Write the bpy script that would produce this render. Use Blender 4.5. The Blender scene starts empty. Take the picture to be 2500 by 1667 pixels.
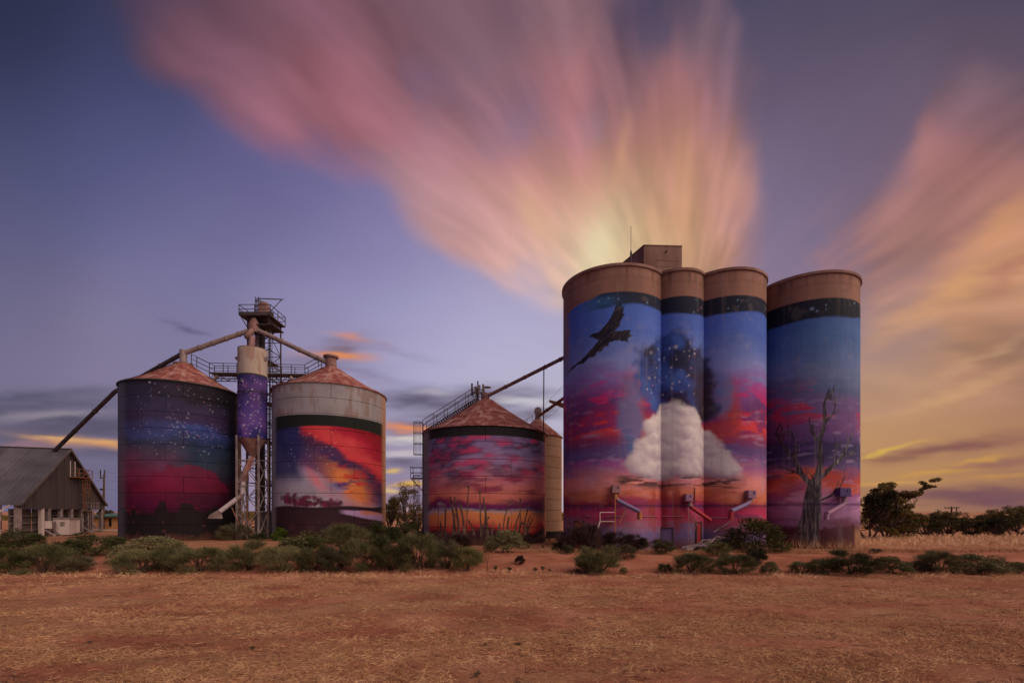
import bpy, bmesh, math, random
import numpy as np
from mathutils import Vector, Matrix

SC = bpy.context.scene
COL = SC.collection
R = math.radians
rng = random.Random(7)
nrs = np.random.RandomState(11)

# ------------------------------------------------------------------ camera
EYE = 3.0                      # eye above the silo pad (pad is z = 0)
FPX, CX, HY = 1150.0, 1250.0, 1248.0     # focal length, centre column and horizon row, 2500 px wide picture
cam = bpy.data.cameras.new('camera')
cam.sensor_width = 36.0
cam.lens = 36.0 * FPX / 2500.0
cam.shift_y = (HY - 833.5) / 2500.0
cam.clip_start, cam.clip_end = 0.1, 9000.0
cam_o = bpy.data.objects.new('camera', cam)
cam_o.location = (0, 0, EYE)
cam_o.rotation_euler = (R(90), 0, 0)
COL.objects.link(cam_o)
SC.camera = cam_o


def at(px, py, Y):
    """photo pixel -> point at depth Y"""
    return Vector(((px - CX) / FPX * Y, Y, EYE + (HY - py) / FPX * Y))


def vdir(px, py):
    return Vector(((px - CX) / FPX, 1.0, (HY - py) / FPX)).normalized()


def lin(c):
    return tuple((x / 255 / 12.92) if x / 255 <= 0.04045 else ((x / 255 + 0.055) / 1.055) ** 2.4 for x in c)


# ------------------------------------------------------------------ picture settings
SC.view_settings.view_transform = 'Standard'
SC.view_settings.look = 'None'
SC.view_settings.gamma = 1.0
SC.view_settings.use_curve_mapping = False
SC.view_settings.exposure = 0.0

# ------------------------------------------------------------------ sun: soft dusk glow from the right
SUN_AZ, SUN_EL = 122.0, 36.0     # degrees, azimuth clockwise from the view direction
sun = bpy.data.lights.new('sun', 'SUN')
sun.energy = 3.0
sun.angle = R(70)
sun.color = (1.0, 0.76, 0.60)
sun_o = bpy.data.objects.new('sun', sun)
sd = Vector((math.sin(R(SUN_AZ)) * math.cos(R(SUN_EL)), math.cos(R(SUN_AZ)) * math.cos(R(SUN_EL)), math.sin(R(SUN_EL))))
sun_o.rotation_euler = (-sd).to_track_quat('-Z', 'Y').to_euler()
sun_o.location = (60, -20, 60)
COL.objects.link(sun_o)

# ------------------------------------------------------------------ world: dusk sky, clouds drawn out by the wind
# ---- numeric noise (shared by the sky and the painted walls)
def _hash(i, j, k, seed):
    h = (i.astype(np.int64) * 374761393 + j.astype(np.int64) * 668265263 + k.astype(np.int64) * 2147483647 + seed * 144665) & 0xFFFFFFFF
    h = ((h ^ (h >> 13)) * 1274126177) & 0xFFFFFFFF
    h = ((h ^ (h >> 16)) * 2246822519) & 0xFFFFFFFF
    return ((h ^ (h >> 15)) & 0xFFFFFF).astype(np.float32) / 16777215.0


def vnoise(x, y, z=None, seed=0):
    """value noise, 0..1"""
    xi, yi = np.floor(x), np.floor(y)
    fx, fy = x - xi, y - yi
    fx = fx * fx * (3 - 2 * fx)
    fy = fy * fy * (3 - 2 * fy)
    xi, yi = xi.astype(np.int64), yi.astype(np.int64)
    if z is None:
        o = np.zeros_like(xi)
        a = _hash(xi, yi, o, seed) * (1 - fx) + _hash(xi + 1, yi, o, seed) * fx
        b = _hash(xi, yi + 1, o, seed) * (1 - fx) + _hash(xi + 1, yi + 1, o, seed) * fx
        return a * (1 - fy) + b * fy
    zi = np.floor(z)
    fz = z - zi
    fz = fz * fz * (3 - 2 * fz)
    zi = zi.astype(np.int64)
    r = []
    for dz in (0, 1):
        a = _hash(xi, yi, zi + dz, seed) * (1 - fx) + _hash(xi + 1, yi, zi + dz, seed) * fx
        b = _hash(xi, yi + 1, zi + dz, seed) * (1 - fx) + _hash(xi + 1, yi + 1, zi + dz, seed) * fx
        r.append(a * (1 - fy) + b * fy)
    return r[0] * (1 - fz) + r[1] * fz


def fbm(x, y, z=None, octv=4, seed=0, gain=0.5):
    s, a, t, f = 0.0, 1.0, 0.0, 1.0
    for o in range(octv):
        s = s + a * vnoise(x * f + 17.3 * o, y * f + 9.1 * o, None if z is None else z * f, seed + o)
        t += a
        a *= gain
        f *= 2.03
    return s / t


def sstep(a, b, x):
    t = np.clip((x - a) / (b - a), 0, 1)
    return t * t * (3 - 2 * t)


def lin3(c):
    c = np.asarray(c, float) / 255
    return np.where(c <= 0.04045, c / 12.92, ((c + 0.055) / 1.055) ** 2.4)


# ---- dusk sky seen towards the silos, on a plane in front of the viewer (2352 units wide)
CLEAR = """0 0 40 43 70|0 200 55 59 92|0 400 78 80 119|0 560 97 95 133|0 720 112 106 140|0 850 124 116 146|0 1000 116 110 140|0 1230 106 100 132
300 0 52 54 84|300 200 68 71 110|300 400 88 89 134|400 560 111 107 150|400 720 130 124 162|250 850 136 126 154|240 1140 110 104 136
650 300 92 88 134|700 440 108 103 149|800 560 130 124 167|800 720 150 144 186|700 850 152 142 174|650 1100 150 138 168|930 1130 138 122 150
950 420 118 110 156|1000 560 140 132 176|1000 720 164 158 199|950 850 182 178 208|1200 640 166 158 192|1200 740 178 172 208|1150 850 198 194 217|1270 950 186 179 200
700 -150 60 60 92|1200 -150 70 66 96|1750 -150 66 64 94|2352 -100 74 68 94|1900 0 84 76 98|1800 200 98 86 110|1780 480 124 110 136|1900 420 120 104 130|2000 300 110 94 116|2352 150 100 84 102
1800 560 128 116 149|1700 640 150 128 152|2040 700 152 126 142|2040 850 168 140 138|2350 700 156 120 124|2352 480 140 106 118
2000 960 192 146 116|2200 920 182 138 114|2352 900 170 126 108|2020 1055 212 160 80|2200 1065 202 148 80|2352 1030 186 134 90|2020 1110 190 142 96|2250 1140 150 106 96|2050 1200 122 86 94|2352 1200 114 80 90"""
# cloud colour and how much of it stands there
PINK = """300 -30 92 66 88 .5|360 20 100 72 92 .6|430 60 114 78 98 .85|480 130 124 84 106 .6|560 20 118 82 102 .9|560 180 138 92 112 .8|720 20 128 86 106 1|720 200 158 100 116 1|640 260 146 98 120 .7|800 320 164 106 122 .85|950 200 142 95 110 .8|950 60 110 82 100 .85|870 120 136 92 108 .95
1000 330 166 114 126 .8|1120 120 122 94 112 .7|1040 180 132 98 114 .75|1120 260 140 100 118 .75|1050 330 160 110 122 .9|1080 30 118 88 104 .8|1180 220 134 98 114 .55|1300 60 130 98 112 .8|1320 200 170 112 122 .95|1480 80 110 86 106 .4|1600 60 124 98 114 .6|1560 200 172 116 122 .85|1420 240 142 104 118 .6|1680 220 128 100 122 .5
1040 430 170 124 134 .75|1130 400 184 128 130 1|1250 380 184 126 124 1|1240 480 204 150 134 1|1000 430 158 122 138 .6|1050 490 196 148 146 1|1110 530 206 158 152 1|1180 570 208 166 158 1|1270 605 206 174 164 .95|1010 450 178 134 142 1|990 470 176 140 154 .8|1090 450 192 140 138 1|1170 560 192 156 154 .7|1240 590 196 160 158 .6|1120 500 196 148 146 .85|1300 550 210 172 142 1|1385 560 228 218 172 1|1400 420 194 138 126 1|1460 510 200 160 132 .9|1560 430 194 144 118 1|1560 320 190 132 124 .95|1650 430 188 136 134 .9|1600 560 198 148 118 1|1470 320 176 122 122 .8|1690 560 176 128 132 .6|1320 600 206 182 166 .9|1345 600 222 204 170 1|1290 560 206 168 150 1|1230 530 206 156 144 1|1520 560 204 164 126 1|1420 590 216 190 150 1|1150 540 190 152 156 .6|1060 500 176 142 156 .5
2040 460 156 112 122 .6|1960 560 170 122 126 .7|1900 590 166 122 128 .6|2100 480 178 128 124 .95|2200 380 164 112 118 .95|2300 330 150 104 112 .8|2330 420 172 120 112 .8|2200 500 176 126 122 .9|2080 600 182 136 128 .8|2250 600 180 130 118 .8|2330 560 196 142 108 .9|2200 680 204 152 112 .95|2300 660 188 140 112 .8|2100 740 190 146 122 .7|2240 200 118 92 108 .5|2330 250 128 94 106 .6|2250 800 188 142 118 .8|2060 900 196 152 116 .5|2150 560 164 116 124 .7|2300 250 112 90 108 .6|2040 780 178 140 130 .5|2330 780 176 130 116 .7"""
NOCLOUD = """0 0|0 300|0 600|160 0|200 200|300 400|400 290|520 400|650 480|760 420|900 450|890 560|960 640|1080 650|1180 690|1230 680|700 700|400 700|1000 800|0 850|200 900|1740 480|1800 300|1780 120|1860 500|1880 380|1840 620|1900 180|2000 200|1760 620|1950 0|2100 120|2200 20|2352 20|1850 -100|2040 380|2352 1000|2100 1000|1950 800|240 60|1200 600"""
BARS = """60 930 260 26 3 92 86 112 .8|180 975 240 30 -4 88 82 106 .9|60 1000 150 26 2 94 86 108 .8|230 1040 120 20 -3 92 86 112 .7|60 905 140 9 4 84 78 104 .6|40 955 120 6 4 152 140 156 .5|130 1085 160 22 -2 104 96 126 .5
215 1019 105 9 -8 220 156 98 .95|160 1008 80 4 -7 226 176 116 .8|20 1034 100 7 3 196 134 120 .8|120 955 110 6 6 154 142 154 .6|90 1015 60 6 3 168 120 120 .6
790 800 66 22 8 124 104 122 .8|775 814 66 9 -3 230 144 84 1|820 776 48 7 -12 214 142 118 .9|430 758 46 8 -14 96 88 120 .7|700 835 130 20 -3 118 106 134 .5|120 750 40 7 -10 116 106 140 .4|830 860 90 10 -12 132 122 150 .5|900 800 90 8 -14 150 136 168 .5
960 925 120 24 -4 100 92 118 .95|1130 912 130 20 3 110 100 124 .95|960 985 90 20 0 110 98 122 .8|1080 955 110 16 2 104 94 116 .9|1230 950 60 16 14 110 100 120 .8|1180 985 60 12 0 116 104 122 .6|940 1062 70 14 0 104 94 120 .8|1270 1000 30 8 0 140 128 150 .6|930 1150 60 16 0 122 106 130 .6
930 988 60 9 -8 222 140 100 1|935 1014 60 8 -4 214 202 198 1|940 1040 60 6 0 208 196 202 .9|905 1083 24 4 2 226 184 96 .85|955 1108 54 5 6 220 170 84 .85|905 1126 34 4 -2 226 192 132 .8|1000 905 44 6 0 180 172 184 .8|1200 922 54 8 -4 214 208 216 .8|985 1120 40 5 0 150 110 120 .6
2200 1028 150 14 10 136 90 84 .9|2050 1052 60 11 6 142 98 84 .85|2060 1030 40 4 18 226 184 78 .75|2005 1048 34 3 14 222 180 84 .6|2130 1010 36 3 6 216 164 80 .5|2310 1062 110 12 8 150 102 92 .8|2240 1058 60 4 10 214 160 76 .6|2150 1086 90 5 4 208 156 76 .7|2300 1095 70 4 2 206 150 78 .6
2200 1134 190 16 0 124 86 90 .9|2300 1150 160 22 0 118 80 90 .85|2050 1108 80 4 3 216 164 84 .7|2130 1160 80 4 2 150 104 94 .6|2260 1172 60 3 0 160 112 96 .5|2080 1190 80 14 0 122 84 94 .7
2230 890 140 14 22 208 160 118 .5|2300 520 110 24 38 212 152 104 .5|2200 660 140 22 32 220 162 112 .6|2336 610 80 18 42 180 116 98 .5|2080 760 90 14 30 200 152 124 .4|2100 930 120 10 14 214 166 118 .5|2250 820 110 12 26 206 162 122 .4|2040 940 60 8 10 178 134 124 .4
1375 575 60 34 75 232 222 178 .6|1570 450 26 130 2 214 162 116 .35|1425 360 12 80 -10 216 162 122 .35|1330 180 14 100 -14 178 120 122 .3|1550 200 18 140 -2 172 118 122 .3|1690 430 30 34 20 202 146 130 .4|1240 490 26 70 28 224 178 140 .5|1130 440 30 60 40 200 148 142 .4|1500 560 16 60 6 206 160 124 .35"""


def rows(t):
    return np.array([[float(v) for v in r.split()] for r in t.replace('\n', '|').split('|')])


def shep(X, Y, pts, val, sig):
    acc = np.zeros(X.shape + (val.shape[1],), np.float32)
    ws = np.full(X.shape, 1e-30, np.float32)
    for (px, py), v in zip(pts, val):
        w = np.exp(-((X - px) ** 2 + (Y - py) ** 2) / (2 * sig * sig)) + 1e-4 / (1 + ((X - px) ** 2 + (Y - py) ** 2) / (sig * sig)) ** 2
        ws += w
        for c in range(val.shape[1]):
            acc[..., c] += w * np.float32(v[c])
    return acc / ws[..., None]


def front_sky(X, Y):
    X = X.astype(np.float32)
    Y = Y.astype(np.float32)
    vx, vy = 1560.0, 860.0
    th = np.arctan2(X - vx, vy - Y)
    r = np.hypot(X - vx, (vy - Y))
    lr = np.log(r / 300 + 0.3)
    # streaks: fast across the wind, slow along it
    s1 = fbm(th * 7.5 + (fbm(X / 260, Y / 260, None, 2, 8) - .5) * .8, lr * 2.4, None, 3, 3)
    s2 = fbm(th * 22 + 5 + (fbm(X / 180, Y / 180, None, 2, 9) - .5) * 1.2, lr * 2.8, None, 2, 21)
    s0 = fbm(th * 5 + 2, lr * 3.6, None, 3, 31)
    t1 = fbm(X / 210, Y / 170, None, 3, 41)
    t2 = fbm(X / 210 + 31, Y / 170 + 7, None, 3, 42)
    ux, uy = (X - vx) / (r + 1), (Y - vy) / (r + 1)
    far = sstep(120, 800, r)
    s2 = .5 + (s2 - .5) * (.25 + .75 * far)
    push = (s1 - .5) * 150 + (s2 - .5) * 45
    Xw = X + ux * push + (t1 - .5) * 70
    Yw = Y + uy * push + (t2 - .5) * 60
    cl = rows(CLEAR)
    clear = shep(X, Y, cl[:, :2], lin3(cl[:, 2:5]), 120.0)
    pk, nc = rows(PINK), rows(NOCLOUD)
    cc = shep(Xw, Yw, pk[:, :2], lin3(pk[:, 2:5]), 70.0)
    P = np.vstack([pk[:, :2], nc])
    D = shep(Xw, Yw, P, np.concatenate([pk[:, 5], np.zeros(len(nc))])[:, None], 66.0)[..., 0]
    D = D + (s2 - .5) * .20 * sstep(0.05, .4, D) + (s0 - .5) * .62 * sstep(0.05, .4, D) + (s1 - .5) * .35 * sstep(.05, .4, D)
    D = sstep(0.10, 0.86, D) * .97
    br = 1 + (s2 - .5) * .40 + (s1 - .5) * .85
    cc = cc * np.array([1.03, .99, .90], np.float32)
    grey = cc.mean(-1, keepdims=True)
    cc = grey + (cc - grey) * .98
    cc = cc * br[..., None]
    col = clear * (1 - D[..., None]) + cc * D[..., None]
    col *= (1 + (s1 - .5) * .10)[..., None]
    # single bars and wisps low over the horizon
    n1 = fbm(X / 120, Y / 26, None, 4, 51, .55)
    n2 = fbm(X / 120 + 40, Y / 26 + 3, None, 4, 52, .55)
    n3 = fbm(X / 60 + 4, Y / 9, None, 3, 53, .55)
    Xb, Yb = X + (n1 - .5) * 90, Y + (n2 - .5) * 24
    for (x, y, L, W, tilt, cr, cg, cb, al) in rows(BARS):
        ct, sn = math.cos(math.radians(tilt)), math.sin(math.radians(tilt))
        m = (np.abs(X - x) < 3 * max(L, W)) & (np.abs(Y - y) < 3 * max(L * abs(sn) + W, W * abs(ct) + L * abs(sn)) + 60)
        if not m.any():
            continue
        tall = W > L or abs(tilt) > 60
        dx, dy = (X[m] + (t1[m] - .5) * 40 - x, Y[m] + (t2[m] - .5) * 40 - y) if tall else (Xb[m] - x, Yb[m] - y)
        a = (dx * ct - dy * sn) / L
        b = (dx * sn + dy * ct) / W
        wisp = n3[m] if abs(tilt) < 35 and L > W else .5
        f = np.exp(-(a * a + b * b) ** 1.15 * .75) * al * np.clip(.55 + wisp * .9, 0, 1.1)
        f = np.clip(f, 0, 1)
        col[m] = col[m] * (1 - f[:, None]) + lin3((cr, cg, cb)).astype(np.float32) * f[:, None]
    return np.clip(col, 0, 2)


# the rest of the dome: the same dusk going on round the horizon and overhead (azimuth, elevation, colour)
REST = [(-75, 12, (112, 102, 132)), (-110, 12, (116, 100, 128)), (-150, 12, (124, 100, 122)), (180, 12, (128, 102, 122)),
        (150, 12, (132, 104, 120)), (110, 12, (146, 110, 114)), (75, 12, (164, 122, 108)),
        (-80, 38, (72, 72, 106)), (-125, 38, (80, 78, 110)), (180, 40, (92, 82, 108)), (125, 38, (100, 84, 106)), (80, 38, (112, 88, 104)),
        (0, 70, (84, 74, 100)), (180, 75, (76, 72, 100)), (-90, 68, (60, 60, 90)), (90, 68, (88, 76, 98)), (0, 50, (104, 84, 104)),
        (-60, -8, (104, 96, 124)), (60, -8, (120, 84, 92)), (0, -12, (120, 96, 110)), (120, -10, (110, 84, 92)), (180, -10, (104, 86, 100)), (-120, -10, (100, 88, 112)), (0, -80, (110, 90, 105))]


def dome_sky(W=2048, H=1024):
    """equirectangular picture of the whole sky, linear rgb"""
    u = (np.arange(W) + .5) / W
    v = (np.arange(H) + .5) / H
    lon = (u - .5) * 2 * np.pi
    lat = (v - .5) * np.pi
    lo, la = np.meshgrid(lon, lat)
    dx = (np.cos(lo) * np.cos(la)).astype(np.float32)
    dy = (-np.sin(lo) * np.cos(la)).astype(np.float32)
    dz = np.sin(la).astype(np.float32)
    out = np.zeros((H, W, 3), np.float32)
    ws = np.full((H, W), 1e-20, np.float32)
    for az, el, c in REST:
        a, e = math.radians(az), math.radians(el)
        d = dx * math.sin(a) * math.cos(e) + dy * math.cos(a) * math.cos(e) + dz * math.sin(e)
        w = np.exp(11.0 * (d - 1))
        ws += w
        out += w[..., None] * lin3(c).astype(np.float32)
    out /= ws[..., None]
    f = FPX * 2352 / 2500
    ok = (dy > 0.30) & (dz > -0.25)
    yy = np.maximum(dy, 0.05)
    X = CX * 2352 / 2500 + dx / yy * f
    Y = HY * 2352 / 2500 - dz / yy * f
    ok &= (X > -900) & (X < 3250) & (Y > -900)
    fx, fy = X[ok], Y[ok]
    fr = front_sky(fx, np.minimum(fy, 1290))
    wgt = sstep(-850, -60, fx) * sstep(3200, 2410, fx) * sstep(-850, -60, fy)
    out[ok] = out[ok] * (1 - wgt[:, None]) + fr * wgt[:, None]
    return out
world = bpy.data.worlds.new('World')
SC.world = world
world.use_nodes = True
NT = world.node_tree
NT.nodes.clear()


class Graph:
    def __init__(s, nt):
        s.nt = nt

    def put(s, node, i, v):
        if v is None:
            return
        if isinstance(v, bpy.types.NodeSocket):
            s.nt.links.new(v, node.inputs[i])
        else:
            node.inputs[i].default_value = v

    def m(s, op, a, b=None, c=None, clamp=False):
        n = s.nt.nodes.new('ShaderNodeMath')
        n.operation = op
        n.use_clamp = clamp
        for i, v in enumerate((a, b, c)):
            s.put(n, i, v)
        return n.outputs[0]

    def v(s, op, a, b=None, c=None, scale=None):
        n = s.nt.nodes.new('ShaderNodeVectorMath')
        n.operation = op
        for i, x in enumerate((a, b, c)):
            s.put(n, i, x)
        if scale is not None:
            s.put(n, 3, scale)
        return n.outputs[1] if op in ('DOT_PRODUCT', 'LENGTH', 'DISTANCE') else n.outputs[0]

    def noise(s, vec, scale, detail=3.0, rough=0.5, colour=False, dist=0.0):
        n = s.nt.nodes.new('ShaderNodeTexNoise')
        s.put(n, 'Vector', vec)
        n.inputs['Scale'].default_value = scale
        n.inputs['Detail'].default_value = detail
        n.inputs['Roughness'].default_value = rough
        n.inputs['Distortion'].default_value = dist
        return n.outputs['Color' if colour else 'Fac']

    def mix(s, fac, a, b, mode='MIX'):
        n = s.nt.nodes.new('ShaderNodeMix')
        n.data_type = 'RGBA'
        n.blend_type = mode
        s.put(n, 0, fac)
        s.put(n, 6, a)
        s.put(n, 7, b)
        return n.outputs[2]

    def comb(s, x, y, z):
        n = s.nt.nodes.new('ShaderNodeCombineXYZ')
        for i, q in enumerate((x, y, z)):
            s.put(n, i, q)
        return n.outputs[0]

    def sep(s, vec):
        n = s.nt.nodes.new('ShaderNodeSeparateXYZ')
        s.put(n, 0, vec)
        return n.outputs

    def ramp(s, fac, stops, interp='LINEAR'):
        n = s.nt.nodes.new('ShaderNodeValToRGB')
        n.color_ramp.interpolation = interp
        e = n.color_ramp.elements
        while len(e) < len(stops):
            e.new(0.5)
        for i, (p, c) in enumerate(stops):
            e[i].position = p
            e[i].color = c if len(c) == 4 else (*c, 1)
        s.put(n, 0, fac)
        return n.outputs[0]


nish = NT.nodes.new('ShaderNodeTexSky')
nish.sky_type = 'NISHITA'
nish.sun_disc = False
nish.sun_elevation = R(4)
nish.sun_rotation = R(SUN_AZ)
bg1 = NT.nodes.new('ShaderNodeBackground')
bg1.inputs['Strength'].default_value = 0.05
NT.links.new(nish.outputs[0], bg1.inputs['Color'])
bg2 = NT.nodes.new('ShaderNodeBackground')
bg2.inputs['Strength'].default_value = 1.0
DOME = dome_sky()
img = bpy.data.images.new('dusk_sky', DOME.shape[1], DOME.shape[0], alpha=False, float_buffer=True)
img.colorspace_settings.name = 'Linear Rec.709'
_px = np.ones(DOME.shape[:2] + (4,), np.float32)
_px[..., :3] = DOME
img.pixels.foreach_set(_px.ravel())
img.update()
env = NT.nodes.new('ShaderNodeTexEnvironment')
env.image = img
NT.links.new(env.outputs[0], bg2.inputs['Color'])
addsh = NT.nodes.new('ShaderNodeMixShader')
addsh.inputs[0].default_value = 0.94
NT.links.new(bg1.outputs[0], addsh.inputs[1])
NT.links.new(bg2.outputs[0], addsh.inputs[2])
wout = NT.nodes.new('ShaderNodeOutputWorld')
NT.links.new(addsh.outputs[0], wout.inputs['Surface'])

# ------------------------------------------------------------------ helpers
ORG = {}


def tag(o, label=None, cat=None, group=None, kind=None):
    if label:
        o['label'] = label
    if cat:
        o['category'] = cat
    if group:
        o['group'] = group
    if kind:
        o['kind'] = kind
    return o


def thing(name, label, cat, loc, group=None):
    o = bpy.data.objects.new(name, None)
    o.empty_display_size = 0.3
    COL.objects.link(o)
    o.location = loc
    ORG[o.name] = Vector(loc)
    return tag(o, label, cat, group)


def link_mesh(name, me, parent=None):
    o = bpy.data.objects.new(name, me)
    COL.objects.link(o)
    if parent is not None:
        o.parent = parent
        ORG[o.name] = ORG[parent.name].copy()
    else:
        ORG[o.name] = Vector((0, 0, 0))
    return o


def copy_tree(o, parent=None):
    c = o.copy()
    COL.objects.link(c)
    if parent is not None:
        c.parent = parent
    for ch in list(o.children):
        copy_tree(ch, c)
    return c


def frame(dv):
    dv = dv.normalized()
    up = Vector((0, 0, 1)) if abs(dv.z) < 0.95 else Vector((1, 0, 0))
    a = dv.cross(up).normalized()
    return a, a.cross(dv).normalized(), dv


class MB:
    """collects shapes in world coordinates, builds ONE mesh object"""

    def __init__(s):
        s.V, s.F = [], []

    def add(s, vs, fs):
        n = len(s.V)
        s.V += [tuple(v) for v in vs]
        s.F += [tuple(i + n for i in f) for f in fs]
        return s

    def hexa(s, p):
        """8 corners: bottom 0-3 counter-clockwise, top 4-7"""
        return s.add(p, [(3, 2, 1, 0), (4, 5, 6, 7), (0, 1, 5, 4), (1, 2, 6, 5), (2, 3, 7, 6), (3, 0, 4, 7)])

    def box(s, c, size, rz=0.0):
        cx, cy, cz = c
        x, y, z = size[0] / 2, size[1] / 2, size[2] / 2
        ca, sa = math.cos(rz), math.sin(rz)
        p = [(cx + a * ca - b * sa, cy + a * sa + b * ca, cz + e) for e in (-z, z) for a, b in ((-x, -y), (x, -y), (x, y), (-x, y))]
        return s.hexa(p)

    def beam(s, p, q, w, h=None):
        p, q = Vector(p), Vector(q)
        h = h or w
        a, b, _ = frame(q - p)
        a, b = a * w / 2, b * h / 2
        return s.hexa([p - a - b, p + a - b, p + a + b, p - a + b, q - a - b, q + a - b, q + a + b, q - a + b])

    def tube(s, pts, r, n=8, r2=None, cap=True):
        pts = [Vector(p) for p in pts]
        m = len(pts)
        vs, fs = [], []
        A = None
        for i, p in enumerate(pts):
            dv = (pts[min(i + 1, m - 1)] - pts[max(i - 1, 0)])
            a, b, t = frame(dv)
            if A is not None:
                a = (A - t * A.dot(t)).normalized()
                b = a.cross(t)
            A = a
            rad = r if r2 is None else r + (r2 - r) * i / (m - 1)
            for k in range(n):
                an = 2 * math.pi * k / n
                vs.append(p + (a * math.cos(an) + b * math.sin(an)) * rad)
        for i in range(m - 1):
            for k in range(n):
                fs.append((i * n + k, i * n + (k + 1) % n, (i + 1) * n + (k + 1) % n, (i + 1) * n + k))
        if cap:
            fs.append(tuple(range(n))[::-1])
            fs.append(tuple((m - 1) * n + k for k in range(n)))
        return s.add(vs, fs)

    def lathe(s, prof, c, n=24, a0=0.0, a1=2 * math.pi):
        """prof: (radius, z) list round the vertical axis at c"""
        full = abs(a1 - a0) > 6.28
        k = n if full else n + 1
        vs = [(c[0] + r * math.sin(a0 + (a1 - a0) * j / n), c[1] - r * math.cos(a0 + (a1 - a0) * j / n), c[2] + z) for r, z in prof for j in range(k)]
        fs = []
        for i in range(len(prof) - 1):
            for j in range(n):
                j2 = (j + 1) % k
                fs.append((i * k + j, i * k + j2, (i + 1) * k + j2, (i + 1) * k + j))
        return s.add(vs, fs)

    def build(s, name, mat, parent=None, smooth=False, bevel=0.0):
        off = ORG[parent.name] if parent is not None else Vector((0, 0, 0))
        me = bpy.data.meshes.new(name)
        me.from_pydata([(v[0] - off.x, v[1] - off.y, v[2] - off.z) for v in s.V], [], s.F)
        me.materials.append(mat)
        if smooth:
            me.polygons.foreach_set('use_smooth', [True] * len(me.polygons))
            if hasattr(me, 'set_sharp_from_angle'):
                me.set_sharp_from_angle(angle=R(40))
        me.update()
        o = link_mesh(name, me, parent)
        return o


def struct(o):
    o['kind'] = 'structure'
    return o


def np_mesh(name, V, F, mat, parent=None, smooth=False, colour=None):
    """V (n,3) world coordinates, F (m,k) indices"""
    V = np.asarray(V, np.float32)
    if parent is not None:
        V = V - np.array(ORG[parent.name], np.float32)
    F = np.asarray(F, np.int32)
    me = bpy.data.meshes.new(name)
    me.vertices.add(len(V))
    me.vertices.foreach_set('co', V.ravel())
    m, k = F.shape
    me.loops.add(m * k)
    me.loops.foreach_set('vertex_index', F.ravel())
    me.polygons.add(m)
    me.polygons.foreach_set('loop_start', np.arange(0, m * k, k, dtype=np.int32))
    try:
        me.polygons.foreach_set('loop_total', np.full(m, k, np.int32))
    except Exception:
        pass
    if smooth:
        me.polygons.foreach_set('use_smooth', np.ones(m, bool))
    if colour is not None:
        at_ = me.color_attributes.new('paint', 'FLOAT_COLOR', 'POINT')
        c4 = np.ones((len(V), 4), np.float32)
        c4[:, :3] = colour
        at_.data.foreach_set('color', c4.ravel())
    me.materials.append(mat)
    me.update(calc_edges=True)
    me.validate()
    return link_mesh(name, me, parent)


# ------------------------------------------------------------------ materials
def mat(name, stops, scale=1.0, stretch=(1, 1, 1), rough=0.8, bump=0.0, bscale=None, detail=5.0, metal=0.0, rand=0.0, dist=0.0, mode='OBJECT'):
    """noise-driven colour: stops = [(pos, linear rgb)], fine relief from a second noise"""
    m_ = bpy.data.materials.new(name)
    m_.use_nodes = True
    nt = m_.node_tree
    b = nt.nodes['Principled BSDF']
    q = Graph(nt)
    geo = nt.nodes.new('ShaderNodeNewGeometry')
    if mode == 'WORLD':
        vec = geo.outputs['Position']
    else:
        vec = nt.nodes.new('ShaderNodeTexCoord').outputs['Object']
    v2 = q.v('MULTIPLY', vec, stretch)
    f = q.noise(v2, scale, detail, 0.6, dist=dist)
    if rand:
        oi = nt.nodes.new('ShaderNodeObjectInfo')
        f = q.m('ADD', f, q.m('MULTIPLY', q.m('SUBTRACT', oi.outputs['Random'], 0.5), rand))
    f = q.m('MULTIPLY_ADD', f, 1.9, -0.45, clamp=True)
    c = q.ramp(f, stops)
    nt.links.new(c, b.inputs['Base Color'])
    b.inputs['Roughness'].default_value = rough
    b.inputs['Metallic'].default_value = metal
    b.inputs['Specular IOR Level'].default_value = 0.3
    if bump:
        h = q.noise(q.v('MULTIPLY', vec, stretch), bscale or scale * 6, 4.0, 0.6)
        bn = nt.nodes.new('ShaderNodeBump')
        bn.inputs['Strength'].default_value = bump
        bn.inputs['Distance'].default_value = 0.05
        nt.links.new(h, bn.inputs['Height'])
        nt.links.new(bn.outputs[0], b.inputs['Normal'])
    return m_


def L3(*c):
    return lin(c)


M = {}
M['rust_roof'] = mat('rusted_roof_steel', [(0, L3(84, 44, 42)), (.3, L3(124, 66, 60)), (.5, L3(142, 84, 76)), (.68, L3(164, 122, 114)), (1, L3(160, 136, 134))], .9, (1, 1, .55), .8, .3, 6, 8, rand=.10, dist=1.2, mode='WORLD')
M['galv'] = mat('weathered_galvanised_steel', [(0, L3(122, 92, 84)), (.3, L3(150, 138, 140)), (.6, L3(166, 156, 160)), (1, L3(178, 168, 172))], .45, (1, 1, .28), .6, .08, 3, 7, rand=.12)
M['galv_tube'] = mat('dull_steel_pipe', [(0, L3(96, 78, 76)), (.5, L3(128, 112, 110)), (1, L3(152, 138, 136))], 1.2, (1, 1, 1), .6, .1, 8)
M['rust_tube'] = mat('rusty_pipe', [(0, L3(96, 66, 60)), (.5, L3(124, 92, 88)), (1, L3(150, 124, 122))], 1.2, (1, 1, 1), .7, .1, 8)
M['dark_steel'] = mat('dark_frame_steel', [(0, L3(48, 40, 42)), (.5, L3(66, 57, 58)), (1, L3(88, 76, 76))], 1.5, rough=.65)
M['mid_steel'] = mat('grey_frame_steel', [(0, L3(92, 80, 80)), (.5, L3(128, 116, 116)), (1, L3(160, 148, 146))], 1.5, rough=.6)
M['rust_steel'] = mat('rusty_frame_steel', [(0, L3(92, 52, 40)), (.5, L3(128, 84, 62)), (1, L3(156, 124, 104))], 2.0, rough=.75)
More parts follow.
